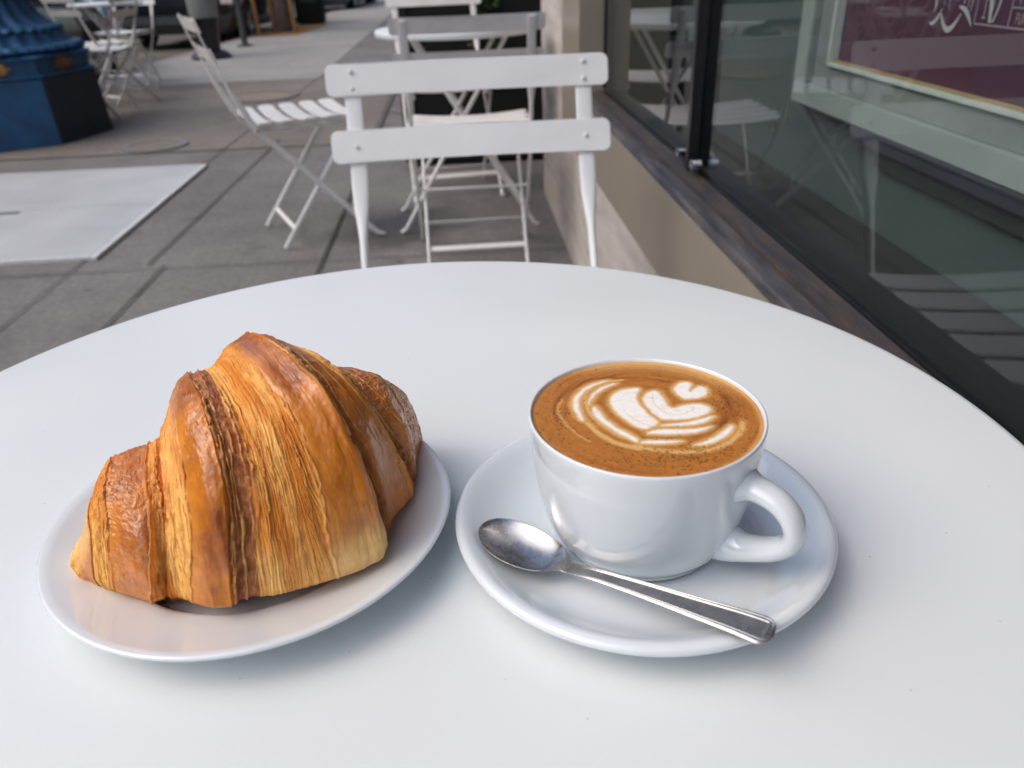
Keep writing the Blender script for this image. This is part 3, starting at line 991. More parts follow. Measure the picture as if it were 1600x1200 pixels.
# ================================================================== BISTRO FURNITURE
def make_chair(label, worn=False):
    """folding slatted bistro chair; faces +Y, origin on the ground at its centre"""
    t = thing('bistro_chair', label, 'chair', (0, 0, 0), 0, 'white folding bistro chairs along the pavement')
    mt_ = M['white_worn'] if worn else M['white_paint']
    for sx in (-1, 1):
        # back upright: flat strap above, twists to a round tube, runs on to the front foot
        pts = [(sx * .180, -.3285, .800), (sx * .180, -.318, .77), (sx * .180, -.296, .70), (sx * .181, -.272, .635), (sx * .1815, -.261, .605),
               (sx * .182, -.251, .58), (sx * .1825, -.241, .555), (sx * .184, -.205, .475), (sx * .186, -.170, .425), (sx * .189, -.06, .305), (sx * .192, .06, .17), (sx * .194, .165, .05), (sx * .194, .195, .018), (sx * .194, .222, .008)]
        secs = [(.0130, .0022)] * 3 + [(.0130, .0028), (.0125, .004), (.0092, .0075), (.0064, .0105), (.0056, .0118)] + [(.0056, .0118)] * 4 + [(.0075, .010), (.010, .006)]
        bb = MB(); bb.sweep(pts, secs, n=14, power=.75)
        bb.build('back_leg', mt_, t, smooth=True, sharp=50)
        # seat leg: from under the front of the seat to the rear foot
        pts = [(sx * .166, .170, .446), (sx * .166, .155, .43), (sx * .167, .02, .245), (sx * .168, -.14, .03), (sx * .168, -.155, .008)]
        bb = MB(); bb.sweep(pts, (.0056, .0108), n=12, power=.75)
        bb.build('seat_leg', mt_, t, smooth=True, sharp=50)
        # seat rail
        bb = MB(); bb.span((sx * .160 - .003, -.195, .432), (sx * .160 + .003, .185, .450), .001)
        bb.build('seat_rail', mt_, t)
        bb = MB(); bb.sweep([(sx * .150, -.188, .444), (sx * .2, -.188, .444)], (.006, .006), up=(0, 0, 1), n=10)
        bb.build('pivot', M['rust'] if worn else mt_, t)
    # seat slats, sagging across the width
    for k in range(5):
        y_ = -.160 + k * .0795
        P = []
        ns = 22
        for i in range(ns + 1):
            u = i / ns * 2 - 1
            x_ = u * .205
            zc = .4545 + .013 * (u * u) + (.006 if k == 4 else 0) * 0
            P.append((x_, zc))
        bb = MB(); v_, f_ = [], []
        hw = .0308
        for x_, zc in P:
            rr = .012
            edge = .205 - abs(x_)
            w_ = hw - (rr - math.sqrt(max(rr * rr - (rr - min(edge, rr)) ** 2, 0)))
            for dy, dz in ((-w_, 0), (-w_ * .94, .0028), (w_ * .94, .0028), (w_, 0), (w_, -.0012), (-w_, -.0012)):
                v_.append((x_, y_ + dy, zc + dz))
        for i in range(ns):
            for q_ in range(6):
                q2 = (q_ + 1) % 6
                f_.append((i * 6 + q_, i * 6 + q2, (i + 1) * 6 + q2, (i + 1) * 6 + q_))
        f_.append((0, 1, 2, 3, 4, 5)); f_.append(tuple(ns * 6 + q_ for q_ in (5, 4, 3, 2, 1, 0)))
        bb.add(v_, f_)
        bb.build('seat_slat', mt_, t, smooth=True, sharp=50)
    # two wide back slats in front of the uprights, with rivets
    for z0, z1, y0, y1, rv in ((.762, .807, -.3145, -.3290, (.7725, .7965)), (.668, .714, -.2810, -.2980, (.691,))):
        hw, rr = .219, .011
        out = []
        for cx_, cz_, a0 in ((hw - rr, z1 - rr, 0), (-hw + rr, z1 - rr, 90), (-hw + rr, z0 + rr, 180), (hw - rr, z0 + rr, 270)):
            for k in range(5):
                a = R(a0 + 90 * k / 4)
                out.append((cx_ + rr * math.cos(a), cz_ + rr * math.sin(a)))
        n_ = len(out)
        fy = lambda z_: y0 + (y1 - y0) * (z_ - z0) / (z1 - z0)
        out = [(a_[0] + (b_[0] - a_[0]) * q_ / 8, a_[1] + (b_[1] - a_[1]) * q_ / 8) for a_, b_ in zip(out, out[1:] + out[:1]) for q_ in range(8 if abs(a_[0] - b_[0]) > .1 else 1)]
        n_ = len(out)
        fy0 = fy
        v_ = [(x_, fy(z_) + .0042, z_) for x_, z_ in out] + [(x_ * .998, fy(z_) + .0052, z_) for x_, z_ in out] + [(x_, fy(z_) + .0024, z_) for x_, z_ in out]
        f_ = [tuple(range(n_, 2 * n_)), tuple(range(3 * n_ - 1, 2 * n_ - 1, -1))]
        for i in range(n_):
            j = (i + 1) % n_
            f_ += [(i, j, n_ + j, n_ + i), (2 * n_ + i, 2 * n_ + j, j, i)]
        v_ = [(x_, y_ - .010 * max(0, 1 - (x_ / .180) ** 2), z_) for x_, y_, z_ in v_]
        bb = MB(); bb.add(v_, f_)
        sl_ = bb.build('back_slat', mt_, t, smooth=True, sharp=25)
        for sx in (-1, 1):
            for z_ in rv:
                bb = MB()
                bb.lathe([(0, -.0003), (.0040, -.0003), (.0036, .0009), (.002, .0013), (0, .0014)], n=16)
                for i_ in range(len(bb.v)):
                    x_, y_, q_ = bb.v[i_]
                    bb.v[i_] = (x_ + sx * .180, fy(z_) + .0052 + q_, z_ + y_)
                bb.build('rivet', mt_, sl_, smooth=True, sharp=80)
    # stretchers
    bb = MB(); bb.box((0, -.108, .073), (.335, .016, .003), rot=Matrix.Rotation(R(52), 3, 'X').to_euler()); bb.build('stretcher', mt_, t)
    bb = MB(); bb.box((0, .128, .093), (.385, .020, .003), rot=Matrix.Rotation(R(-48), 3, 'X').to_euler()); bb.build('stretcher', mt_, t)
    bb = MB(); bb.sweep([(-.190, -.012, .252), (.190, -.012, .252)], (.0045, .0045), up=(0, 0, 1), n=10); bb.build('cross_rod', mt_, t, smooth=True)
    return t


def make_table(label, R_=0.30, rz=0.0):
    t = thing('bistro_table', label, 'table', (0, 0, 0), rz, 'round white folding tables along the pavement')
    H_ = 0.725
    bb = MB()
    bb.lathe([(0, H_), (R_ * .5, H_), (R_ - .006, H_), (R_ - .003, H_ - .0005), (R_ - .0008, H_ - .002), (R_, H_ - .005), (R_, H_ - .020), (R_ - .002, H_ - .0215), (R_ - .004, H_ - .020), (R_ - .004, H_ - .004), (0, H_ - .0035)], n=192)
    bb.build('tabletop', M['tabletop'], t, smooth=True, sharp=60)
    for s_, xx in ((1, .165), (-1, .150)):
        for sy in (-1, 1):
            bb = MB(); bb.sweep([(s_ * -.17, sy * xx, H_ - .022), (s_ * -.16, sy * xx, H_ - .04), (s_ * .25, sy * (xx + .005), .02), (s_ * .27, sy * (xx + .005), .006)], (.008, .008), up=(0, 1, 0), n=12)
            bb.build('leg', M['white_worn'], t, smooth=True, sharp=50)
        bb = MB(); bb.box((s_ * .205, 0, .095), (.003, xx * 2, .018), rot=None); bb.build('stretcher', M['white_worn'], t)
    bb = MB(); bb.span((-.2, -.17, H_ - .0235), (-.18, .17, H_ - .006)); bb.span((.18, -.17, H_ - .0235), (.2, .17, H_ - .006)); bb.build('under_frame', M['white_worn'], t)
    return t


tab = make_table('round white cafe table in the foreground carrying the cup and the croissant', 0.30)
tab.location = (-0.034, 0.319, 0)
tab2 = copy_tree(tab); tab2.location = (0.005, 3.2, 0); tab2.rotation_euler = (0, 0, R(3))
tag(tab2, 'round white cafe table farther along the wall, between two facing chairs')
tab3 = copy_tree(tab); tab3.location = (-2.95, 7.65, 0); tab3.rotation_euler = (0, 0, R(20))
tag(tab3, 'white cafe table by the kerb behind the blue lamp post')

ch = make_chair('white slatted chair drawn up at the far side of the foreground table')
ch.location = (0.022, 0.985, 0); ch.rotation_euler = (0, 0, R(180 + 1.0))
proto = make_chair('white slatted chair seen from behind at the near side of the second table', worn=True)
proto.location = (0.030, 2.72, 0); proto.scale = (1, 1, 1); proto.rotation_euler = (0, 0, R(1.0))


def place(src, loc, rz, label):
    c = copy_tree(src)
    c.scale = (1, 1, 1)
    c.location = (*loc, 0); c.rotation_euler = (0, 0, R(rz))
    tag(c, label)
    return c


place(proto, (-0.605, 3.12), -67, 'white slatted chair standing side-on in the middle of the pavement, its back leaning left')
place(proto, (-0.05, 3.69), 180 + 7, 'white slatted chair turned slightly askew on the far side of the second table')
place(proto, (-2.74, 6.96), -37, 'white chair turned away at an angle, just right of the blue lamp post')
place(proto, (-2.62, 6.36), 84, 'white chair by the kerb facing left, its seat touching the outline of the lamp post')
place(proto, (-3.07, 8.25), 175, 'white chair standing behind the others in the kerbside group, facing the viewer')


# ================================================================== ON THE TABLE
TZ = 0.725
# ---------------------------------------------------------------- plate
PC = (-0.0963, 0.274)
b = MB()
b.lathe([(0, .0062), (.035, .0042), (.0490, .0038), (.0515, .0033), (.0524, .0036), (.0529, .0074), (.0537, .0084), (.0550, .0085), (.060, .0096), (.069, .0124), (.0775, .0155),
         (.0808, .0168), (.0818, .0166), (.0822, .0158), (.0818, .0150), (.0800, .0142), (.070, .0103), (.060, .0066), (.055, .0042), (.0540, .0008), (.0525, .0002), (.0510, .0010), (.050, .0025), (0, .0027)], n=256)
plate = b.build('plate', M['china'], None, smooth=True, sharp=70)
plate.location = (*PC, TZ + .0003)
tag(plate, 'round white china plate under the croissant', 'plate')

# ---------------------------------------------------------------- saucer
SC = (0.0634, 0.2548)
b = MB()
b.lathe([(0, .0052), (.029, .0050), (.0335, .0055), (.0345, .0057), (.0355, .0052), (.037, .0050), (.040, .0050), (.047, .0053), (.053, .0062), (.059, .0084), (.0645, .0118), (.0685, .0147), (.0712, .0162), (.0730, .0167),
         (.0745, .0164), (.0755, .0156), (.0757, .0143), (.0748, .0130), (.0725, .0118), (.060, .0066), (.048, .0030), (.043, .0022), (.0415, .0006), (.0402, .0001), (.0388, .0008), (.0375, .0026), (0, .0026)], n=256)
saucer = b.build('saucer', M['china'], None, smooth=True, sharp=70)
saucer.location = (*SC, TZ + .0003)
tag(saucer, 'round white saucer with a raised rim under the coffee cup', 'saucer')

# ---------------------------------------------------------------- cup
cup = thing('coffee_cup', 'white china cup brimming with coffee, handle pointing right', 'cup', (*SC, TZ + .0060), R(-45))
outer = [(.0305, 0), (.0316, .0004), (.0320, .0012), (.0318, .0024), (.0342, .0042), (.0371, .0085), (.0395, .0150), (.0412, .0225), (.0425, .0310), (.0436, .0410), (.0443, .0495), (.0447, .0540), (.0448, .0562)]
rim = [(.0446, .0570), (.0441, .0573), (.0436, .0570), (.0433, .0562)]
inner = [(.0428, .0530), (.0410, .0400), (.0370, .0250), (.0300, .0120), (.020, .0070), (0, .0060)]
b = MB(); b.lathe([(0, .0012), (.0290, .0012)] + outer + rim + inner, n=256)
b.build('cup_body', M['china'], cup, smooth=True, sharp=70)
# handle: a flattened ear loop, in the local XZ plane
hp = [(.0400, .0418, .0064, .0052), (.0450, .0418, .0060, .0044), (.0505, .0414, .0057, .0040), (.0560, .0396, .0056, .0038), (.0605, .0358, .0056, .0037), (.0628, .0306, .0056, .0037), (.0617, .0250, .0055, .0038), (.0572, .0200, .0053, .0040), (.0510, .0165, .0052, .0044), (.0450, .0142, .0056, .0052), (.0395, .0134, .0064, .0074), (.0340, .0140, .0072, .0098), (.0300, .0150, .0078, .0112)]
# resample smoothly
pts_ = np.array(hp); tt_ = np.linspace(0, len(hp) - 1, 72)


def cr(pts, t):
    i = int(min(max(math.floor(t), 0), len(pts) - 2)); u = t - i
    p0 = pts[max(i - 1, 0)]; p1 = pts[i]; p2 = pts[i + 1]; p3 = pts[min(i + 2, len(pts) - 1)]
    return 0.5 * ((2 * p1) + (-p0 + p2) * u + (2 * p0 - 5 * p1 + 4 * p2 - p3) * u * u + (-p0 + 3 * p1 - 3 * p2 + p3) * u ** 3)


sm = [cr(pts_, t_) for t_ in tt_]
b = MB(); b.sweep([(s_[0], 0, s_[1]) for s_ in sm], [(s_[2] * 1.05 * (1 + .6 * max(0, 1 - i / 8) + .3 * max(0, 1 - (71 - i) / 12)), s_[3] * 1.05 * (1 + .7 * max(0, 1 - i / 7))) for i, s_ in enumerate(sm)], up=(0, 1, 0), n=28)
# web that fills the corner between handle and cup wall
b.build('handle', M['china'], cup, smooth=True, sharp=80)

# latte art, mm from the cup axis
POLYS = {
 'heart': [(15.2, 18.7), (17.3, 21.8), (20.7, 23.5), (23.1, 22.4), (23.7, 20.3), (22.5, 17.3), (20.9, 14.3), (23.7, 17.6), (26.2, 19.3), (28.3, 17.7), (28.7, 14.3), (27.0, 10.9), (23.9, 9.0), (20.0, 8.5), (16.8, 8.6), (15.3, 12.7), (14.9, 16.1)],
 'h2': [(2.2, 14.4), (5.6, 17.7), (8.8, 17.8), (9.9, 14.1), (10.1, 8.2), (10.3, 2.9), (13.7, 4.0), (19.2, 5.5), (23.4, 5.0), (25.6, 1.8), (25.3, -1.2), (22.0, -4.1), (17.3, -5.9), (12.3, -6.4), (7.5, -6.1), (4.7, -5.1), (2.7, -0.7), (1.3, 4.3), (0.8, 9.4)],
 'h3': [(-11.9, 12.3), (-8.6, 18.2), (-4.3, 20.6), (1.1, 21.0), (2.5, 19.0), (0.1, 14.7), (-0.6, 9.6), (0.4, 3.2), (2.3, -2.5), (4.0, -6.8), (2.1, -9.1), (0.2, -10.3), (-1.7, -12.0), (-5.4, -9.6), (-8.1, -5.3), (-10.7, 0.4), (-12.1, 6.0)],
 'a1': [(3.6, -8.5), (7.0, -8.1), (13.1, -7.9), (19.7, -5.8), (24.5, -4.2), (25.1, -5.7), (21.8, -9.0), (17.2, -10.5), (11.1, -10.9), (5.3, -10.2), (2.2, -9.4)],
 'a2': [(-0.7, -11.7), (3.8, -11.3), (10.7, -12.4), (17.8, -12.5), (24.0, -11.0), (20.2, -14.5), (13.8, -16.5), (5.0, -16.2), (-0.6, -15.0), (-3.3, -14.4)],
 'l2': [(-18.8, 8.8), (-17.2, 7.3), (-16.2, 0.5), (-13.2, -6.9), (-9.5, -12.5), (-6.6, -15.6), (-6.0, -18.9), (-7.6, -20.3), (-9.4, -17.4), (-13.2, -13.1), (-16.9, -7.1), (-19.5, -0.9), (-20.3, 4.6)],
 'a3': [(-5.5, -18.5), (-1.3, -18.2), (4.2, -19.3), (10.1, -20.4), (7.1, -21.8), (1.3, -21.9), (-4.3, -21.1), (-6.9, -20.4)],
 'a4': [(30.6, -11.5), (30.0, -14.6), (26.7, -18.6), (22.1, -22.2), (17.4, -24.1), (12.1, -24.5), (11.2, -23.7), (16.4, -21.7), (22.1, -18.1), (28.1, -12.3)],
 'o1': [(-26.7, 13.0), (-23.6, 19.7), (-17.8, 25.8), (-12.1, 28.2), (-7.5, 28.7), (-11.0, 26.7), (-16.8, 23.3), (-21.2, 18.1), (-23.5, 12.6), (-24.1, 5.1), (-23.0, -2.2), (-24.7, -3.2), (-26.4, 1.8), (-27.1, 8.0)],
 'o2': [(-20.0, 13.4), (-17.1, 19.8), (-12.1, 24.3), (-6.4, 26.4), (-6.2, 24.9), (-9.7, 22.9), (-15.0, 18.6), (-19.0, 12.0), (-20.2, 8.3), (-20.8, 9.7)],
 'base': [(-24.5, -2.0), (-22.3, -3.5), (-19.4, -11.3), (-15.2, -17.3), (-10.7, -21.0), (-6.6, -21.0), (-4.8, -23.3), (-7.4, -24.9), (-11.5, -22.5), (-16.6, -18.7), (-21.3, -12.1)],
}
LINES = {
 'i1': [(6.2, 14.9), (4.6, 8.9), (6.2, 2.7), (8.9, -2.3), (13.4, -2.1), (17.5, -0.4), (19.5, 1.8), (18.1, 3.9)],
 'i2': [(-6.9, 0.5), (-4.3, -4.6), (-1.4, -7.8), (1.2, -9.9)],
 'i3': [(-24.6, 10.2), (-24.0, 1.5), (-20.5, -7.2)],
 'g1': [(-4.1, 28.1), (-12.3, 27.1), (-19.0, 21.8), (-21.6, 13.6), (-21.2, 3.5), (-18.4, -5.2), (-14.3, -12.5), (-9.9, -17.4)],
 'g2': [(-12.4, 8.0), (-10.4, -1.5), (-6.3, -8.4), (-1.9, -12.9)],
 'g3': [(-6.5, -23.1), (-0.2, -25.7), (7.7, -28.1), (16.4, -27.7), (25.0, -23.8), (31.3, -17.0), (34.3, -10.6)],
 'g4': [(-30.3, 14.7), (-32.8, 7.4), (-32.2, 0.1), (-29.2, -9.5), (-24.4, -16.7)],
 'd1': [(-6.3, 30.6), (-17.0, 30.6), (-26.8, 22.2), (-32.4, 13.7), (-33.7, 7.6), (-33.1, 0.2)],
 'd2': [(14.8, 23.5), (7.9, 28.0), (-2.5, 29.4), (-11.9, 29.2)],
 'd3': [(33.5, 9.0), (32.7, 1.6), (29.5, -7.7), (22.3, -13.6), (13.9, -15.9)],
 'd4': [(-6.9, -16.7), (1.8, -17.2), (10.3, -18.2), (19.8, -16.1), (28.2, -9.8)],
}



def pip(px, py, poly):
    """signed distance to polygon (negative inside), numpy"""
    poly = np.array(poly, float)
    # round the corners by chaikin
    for _ in range(2):
        nx = np.roll(poly, -1, 0)
        poly = np.stack([poly * .75 + nx * .25, poly * .25 + nx * .75], 1).reshape(-1, 2)
    d = np.full(px.shape, 1e9); ins = np.zeros(px.shape, bool)
    n_ = len(poly)
    for i in range(n_):
        ax, ay = poly[i]; bx_, by_ = poly[(i + 1) % n_]
        ex, ey = bx_ - ax, by_ - ay
        wx, wy = px - ax, py - ay
        t_ = np.clip((wx * ex + wy * ey) / (ex * ex + ey * ey + 1e-12), 0, 1)
        d = np.minimum(d, (wx - ex * t_) ** 2 + (wy - ey * t_) ** 2)
        c1 = (ay <= py) & (by_ > py); c2 = (ay > py) & (by_ <= py)
        cr_ = ex * wy - ey * wx
        ins ^= (c1 & (cr_ > 0)) | (c2 & (cr_ < 0))
    d = np.sqrt(d)
    return np.where(ins, -d, d)


def pline(px, py, pts):
    pts = np.array(pts, float)
    for _ in range(2):
        a, c_ = pts[:-1], pts[1:]
        pts = np.concatenate([pts[:1], np.stack([a * .75 + c_ * .25, a * .25 + c_ * .75], 1).reshape(-1, 2), pts[-1:]])
    d = np.full(px.shape, 1e9)
    for i in range(len(pts) - 1):
        ax, ay = pts[i]; bx_, by_ = pts[i + 1]
        ex, ey = bx_ - ax, by_ - ay
        t_ = np.clip(((px - ax) * ex + (py - ay) * ey) / (ex * ex + ey * ey + 1e-12), 0, 1)
        d = np.minimum(d, (px - ax - ex * t_) ** 2 + (py - ay - ey * t_) ** 2)
    return np.sqrt(d)


def smooth(a, lo, hi):
    t_ = np.clip((a - lo) / (hi - lo), 0, 1)
    return t_ * t_ * (3 - 2 * t_)


nr, na = 300, 640
rr = np.linspace(0, 1, nr)[:, None] ** 0.75 * 43.3
aa = np.linspace(0, 2 * np.pi, na, endpoint=False)[None, :]
X = rr * np.cos(aa); Y = rr * np.sin(aa)
wob = (fbm(X * .35 + 50, Y * .35 + 50, 3) - .5) * 1.1
wob2 = (fbm(X * .9 + 50, Y * .9 + 50, 4) - .5) * .7
sd = np.full(X.shape, 1e9)
for k_, poly in POLYS.items():
    if k_ == 'base': continue
    sd = np.minimum(sd, pip(X + wob, Y + wob2, poly))
white = (1 - smooth(sd, -1.45, .40)) ** 1.1
halo = 1 - smooth(sd, -.3, 2.3)
gold = 0.9 * halo
for k_ in ('g1', 'g2', 'g3', 'g4'):
    w_ = {'g1': 1.0, 'g2': .6, 'g3': 1.3, 'g4': .6}[k_]
    gold = np.maximum(gold, (0.95 if k_ in ('g1', 'g3') else .6) * np.exp(-(pline(X + wob * 1.3, Y + wob2, LINES[k_]) / w_) ** 2))
gold = np.maximum(gold, .95 * (1 - smooth(pip(X + wob, Y + wob2, POLYS['base']), -.5, 1.0)))
gold = np.maximum(gold, .55 * np.exp(-(pline(X + wob, Y, LINES['i3']) / 1.1) ** 2))
for k_ in ('i1', 'i2'):
    white = white * (1 - .38 * np.exp(-(pline(X + wob * .5, Y + wob2 * .5, LINES[k_]) / .32) ** 2))
dark = np.zeros(X.shape)
for k_, w_ in (('d1', 1.3), ('d2', .9), ('d3', 2.4), ('d4', .9)):
    dark = np.maximum(dark, .75 * np.exp(-(pline(X + wob * 2.2, Y + wob * 1.5, LINES[k_]) / w_) ** 2))
ringn = fbm(np.hypot(X - 3, Y - 3) * .9, np.arctan2(Y - 3, X - 3) * 1.6 + 20, 9, 5)
dark = np.clip(dark + (ringn - .52) * 1.6 * smooth(sd, .3, 3), 0, 1) * (1 - .9 * white)
rimg = smooth(rr + 0 * aa, 40.8, 42.6) * .5 + smooth(Y + X * .45, 20, 42) * smooth(rr + 0 * aa, 34, 41) * .75
gold = np.maximum(gold, np.clip(rimg, 0, 1) * .75)
c_base = np.array([.46, .172, .030]); c_dark = np.array([.25, .070, .010]); c_gold = np.array([.80, .50, .18]); c_white = np.array([.93, .90, .84])
flow = fbm(np.hypot(X + 2, Y + 22) * 1.1 + wob * 2, np.arctan2(Y + 22, X + 2) * 5 + 30, 12, 4)
white = white * (1 - .20 * smooth(flow, .56, .76))
mott = (fbm(X * .5 + 9, Y * .5 + 9, 21, 5)[..., None] - .5)
col = c_base * (1 + mott * .35)
col = col * (1 - dark[..., None]) + c_dark * dark[..., None]
col = col * (1 - gold[..., None] * .85) + c_gold * gold[..., None] * .85
# foam bubbles: many tiny dark pits where the crema is coarse
bub = np.zeros(X.shape)
nb = 1500
for i in range(nb):
    q_ = random.random()
    if q_ < .55:      # coarse patch towards the viewer
        bx_, by_ = random.gauss(6, 15), random.gauss(-29, 5)
    elif q_ < .75:
        bx_, by_ = random.gauss(33, 3.5), random.gauss(3, 12)
    elif q_ < .85:
        bx_, by_ = random.gauss(-32, 4), random.gauss(-2, 12)
    else:
        a_ = random.uniform(0, 6.28); r__ = 42 * math.sqrt(random.random()); bx_, by_ = r__ * math.cos(a_), r__ * math.sin(a_)
    rb = random.choice([.12, .14, .16, .18, .21, .27, .36]) if random.random() > .02 else .42
    rad = math.hypot(bx_, by_)
    if rad > 42 or random.random() < .25: continue
    i0 = int(np.searchsorted(rr[:, 0], rad - .8)); i1 = int(np.searchsorted(rr[:, 0], rad + .8)) + 1
    am = math.atan2(by_, bx_) % (2 * math.pi); da = min(3.2, .9 / max(rad, .3))
    js = np.arange(int((am - da) / (2 * np.pi) * na), int((am + da) / (2 * np.pi) * na) + 1) % na
    sub = np.ix_(np.arange(i0, min(i1, nr)), js)
    d2 = (X[sub] - bx_) ** 2 + (Y[sub] - by_) ** 2
    bub[sub] = np.maximum(bub[sub], np.exp(-d2 / (rb * rb)))
bub *= (1 - white)
col = col * (1 - bub[..., None] * .88)
col = col * (1 - white[..., None]) + c_white * white[..., None]
Zc = .12 * white - .25 * bub + .9 * smooth(rr + 0 * aa, 41.6, 43.3) * .35 + (fbm(X * .25, Y * .25, 5) - .5) * .25
Pq = np.stack([X, Y, Zc], -1) / 1000


def mat_coffee():
    mt, nt, b_ = new_mat('coffee_crema')
    L = nt.links
    at = N(nt, 'ShaderNodeAttribute', attribute_name='crema')
    v = obj_coord(nt)
    vo = N(nt, 'ShaderNodeTexVoronoi', Scale=1500.0); L.new(v, vo.inputs['Vector'])
    n1 = N(nt, 'ShaderNodeTexNoise', Scale=500.0, Detail=4); L.new(v, n1.inputs['Vector'])
    mu = N(nt, 'ShaderNodeMix', data_type='RGBA', blend_type='MULTIPLY'); mu.inputs[0].default_value = 1
    L.new(at.outputs['Color'], mu.inputs[6])
    L.new(ramp(nt, n1.outputs['Fac'], [(.3, (.95, .94, .93)), (.65, (1.02, 1.02, 1.02))]), mu.inputs[7])
    L.new(mu.outputs[2], b_.inputs['Base Color'])
    b_.inputs['Roughness'].default_value = .42
    b_.inputs['Specular IOR Level'].default_value = .35
    b_.inputs['Subsurface Weight'].default_value = .12
    b_.inputs['Subsurface Radius'].default_value = (.002, .001, .0005)
    b_.inputs['Subsurface Scale'].default_value = .5
    bp = N(nt, 'ShaderNodeBump', Strength=.3, Distance=.0001)
    L.new(vo.outputs['Distance'], bp.inputs['Height']); L.new(bp.outputs[0], b_.inputs['Normal'])
    return mt


coffee = grid_mesh('latte', Pq, mat_coffee(), wrap=True, attrs={'crema': col})
coffee.location = (*SC, .7866)
tag(coffee, 'coffee with white leaf-and-heart foam art filling the cup to the brim', 'coffee')

# ---------------------------------------------------------------- spoon
spoon = thing('teaspoon', 'worn stainless teaspoon with a ridged handle lying across the saucer', 'spoon', (0, 0, 0))
# path on the saucer: bowl tip -> neck -> handle end
A_ = np.array([-0.0012, 0.2518]); B_ = np.array([0.0906, 0.1790])
dirv = (B_ - A_) / np.linalg.norm(B_ - A_); Ls = float(np.linalg.norm(B_ - A_)); nrm_ = np.array([-dirv[1], dirv[0]])
nu, nv = 300, 121
U = np.linspace(0, 1, nu)[:, None]; V = np.linspace(-1, 1, nv)[None, :]
s_mm = U * Ls * 1000            # mm along
LB = 38.0                        # bowl length


def bowl_w(s_):
    t_ = np.clip(s_ / LB, 0, 1)
    return 11.7 * np.sqrt(np.clip(1 - ((t_ - .46) / np.where(t_ < .46, .46, .56)) ** 2, 0, 1)) ** 1.0


def hand_w(s_):
    t_ = np.clip((s_ - LB) / (Ls * 1000 - LB), 0, 1)
    base = 2.9 + .3 * t_ + 3.9 * t_ ** 1.4
    endr = 4.8
    e_ = np.clip((t_ * (Ls * 1000 - LB) - ((Ls * 1000 - LB) - endr)) / endr, 0, 1)
    return base * np.sqrt(np.clip(1 - e_ ** 2.3 * .999, 0, 1))


blend = smooth(s_mm, LB - 5.5, LB + 2.5)
W_s = np.maximum(bowl_w(s_mm) * (1 - blend) + hand_w(s_mm) * blend, 0)
W_s = np.where(s_mm < LB - 9, bowl_w(s_mm), W_s)
W_s[0] = 0.02
# centre-line height above table (mm)
zk_s = np.array([0, 6, 16, 28, 36, 42, 52, 70, 90, 105, 112, 119])
zk_z = np.array([14.2, 13.0, 12.0, 11.4, 11.8, 13.6, 15.4, 17.6, 19.6, 21.2, 21.6, 21.4])
zc = np.interp(s_mm, zk_s, zk_z)
kern = np.ones(13) / 13
zz = np.convolve(np.pad(zc[:, 0], 6, mode='edge'), kern, 'valid'); zz = np.convolve(np.pad(zz, 6, mode='edge'), kern, 'valid')[:, None]
tb = np.clip(s_mm / LB, 0, 1)
rimz = zz + 2.6 * (1 - smooth(s_mm, LB - 6, LB + 3)) * (0.9 + .25 * (1 - tb))
depth = 5.2 * np.clip(1 - ((tb - .45) / .62) ** 2, 0, 1) * (1 - smooth(s_mm, LB - 8, LB + 1))
prof_b = -depth * np.clip(1 - V ** 2, 0, 1) ** .85
av = np.abs(V)
hgt = hand_w(s_mm) / 4.0
groove = (.20 * np.exp(-((av - .85) / .05) ** 2) + .17 * np.exp(-((av - .66) / .05) ** 2)) - .35 * smooth(av, .90, 1.0) ** 1.5 * .6 - .22 * smooth(1 - av, .42, .6) * 0
sunk = -.14 * (1 - smooth(av, .50, .64))
# ridges also close round the end of the handle
endd = (Ls * 1000 - s_mm)
endr = .13 * np.exp(-((endd - 1.0) / .35) ** 2) * (av < .8) + .11 * np.exp(-((endd - 2.4) / .35) ** 2) * (av < .62)
sunk = sunk * smooth(endd, 2.6, 3.6)
prof_h = (groove * smooth(endd, .5, 1.6) + sunk + endr - .8 * (1 - smooth(endd, 0, 1.2)) ** 2) * np.clip(hgt, .6, 1.3) * smooth(s_mm, LB + 2, LB + 16)
top = rimz + prof_b * (1 - blend) + prof_h * blend
thick = .9 + .9 * blend
bot_ = rimz + prof_b * (1 - blend) - thick * (.35 + .65 * np.clip(1 - av ** 3, 0, 1))
xs_ = A_[0] + (dirv[0] * s_mm) / 1000 + nrm_[0] * W_s * V / 1000
ys_ = A_[1] + (dirv[1] * s_mm) / 1000 + nrm_[1] * W_s * V / 1000
Pt = np.stack([xs_, ys_, TZ + top / 1000], -1); Pb = np.stack([xs_, ys_, TZ + bot_ / 1000], -1)
loop = np.concatenate([Pt, Pb[:, ::-1]], 1)
k1 = int(nu * (LB + 1) / (Ls * 1000))
o = grid_mesh('bowl', loop[:k1 + 1], M['steel'], spoon, wrap=True)
o = grid_mesh('handle', loop[k1:], M['steel'], spoon, wrap=True)

# ---------------------------------------------------------------- crumb
b = MB()
bm_ = bmesh.new(); bmesh.ops.create_icosphere(bm_, subdivisions=2, radius=.0011)
for v_ in bm_.verts:
    v_.co *= 1 + random.uniform(-.25, .25); v_.co.z *= .45; v_.co.x *= 1.3
b.add([v_.co for v_ in bm_.verts], [[q_.index for q_ in f_.verts] for f_ in bm_.faces]); bm_.free()
o = b.build('crumb', simple('crumb_brown', (.55, .27, .08), rough=.7, scale=300), None)
o.location = (-.0525, .2365, TZ + .0137)
tag(o, 'tiny brown pastry crumb on the near side of the plate', 'crumb')


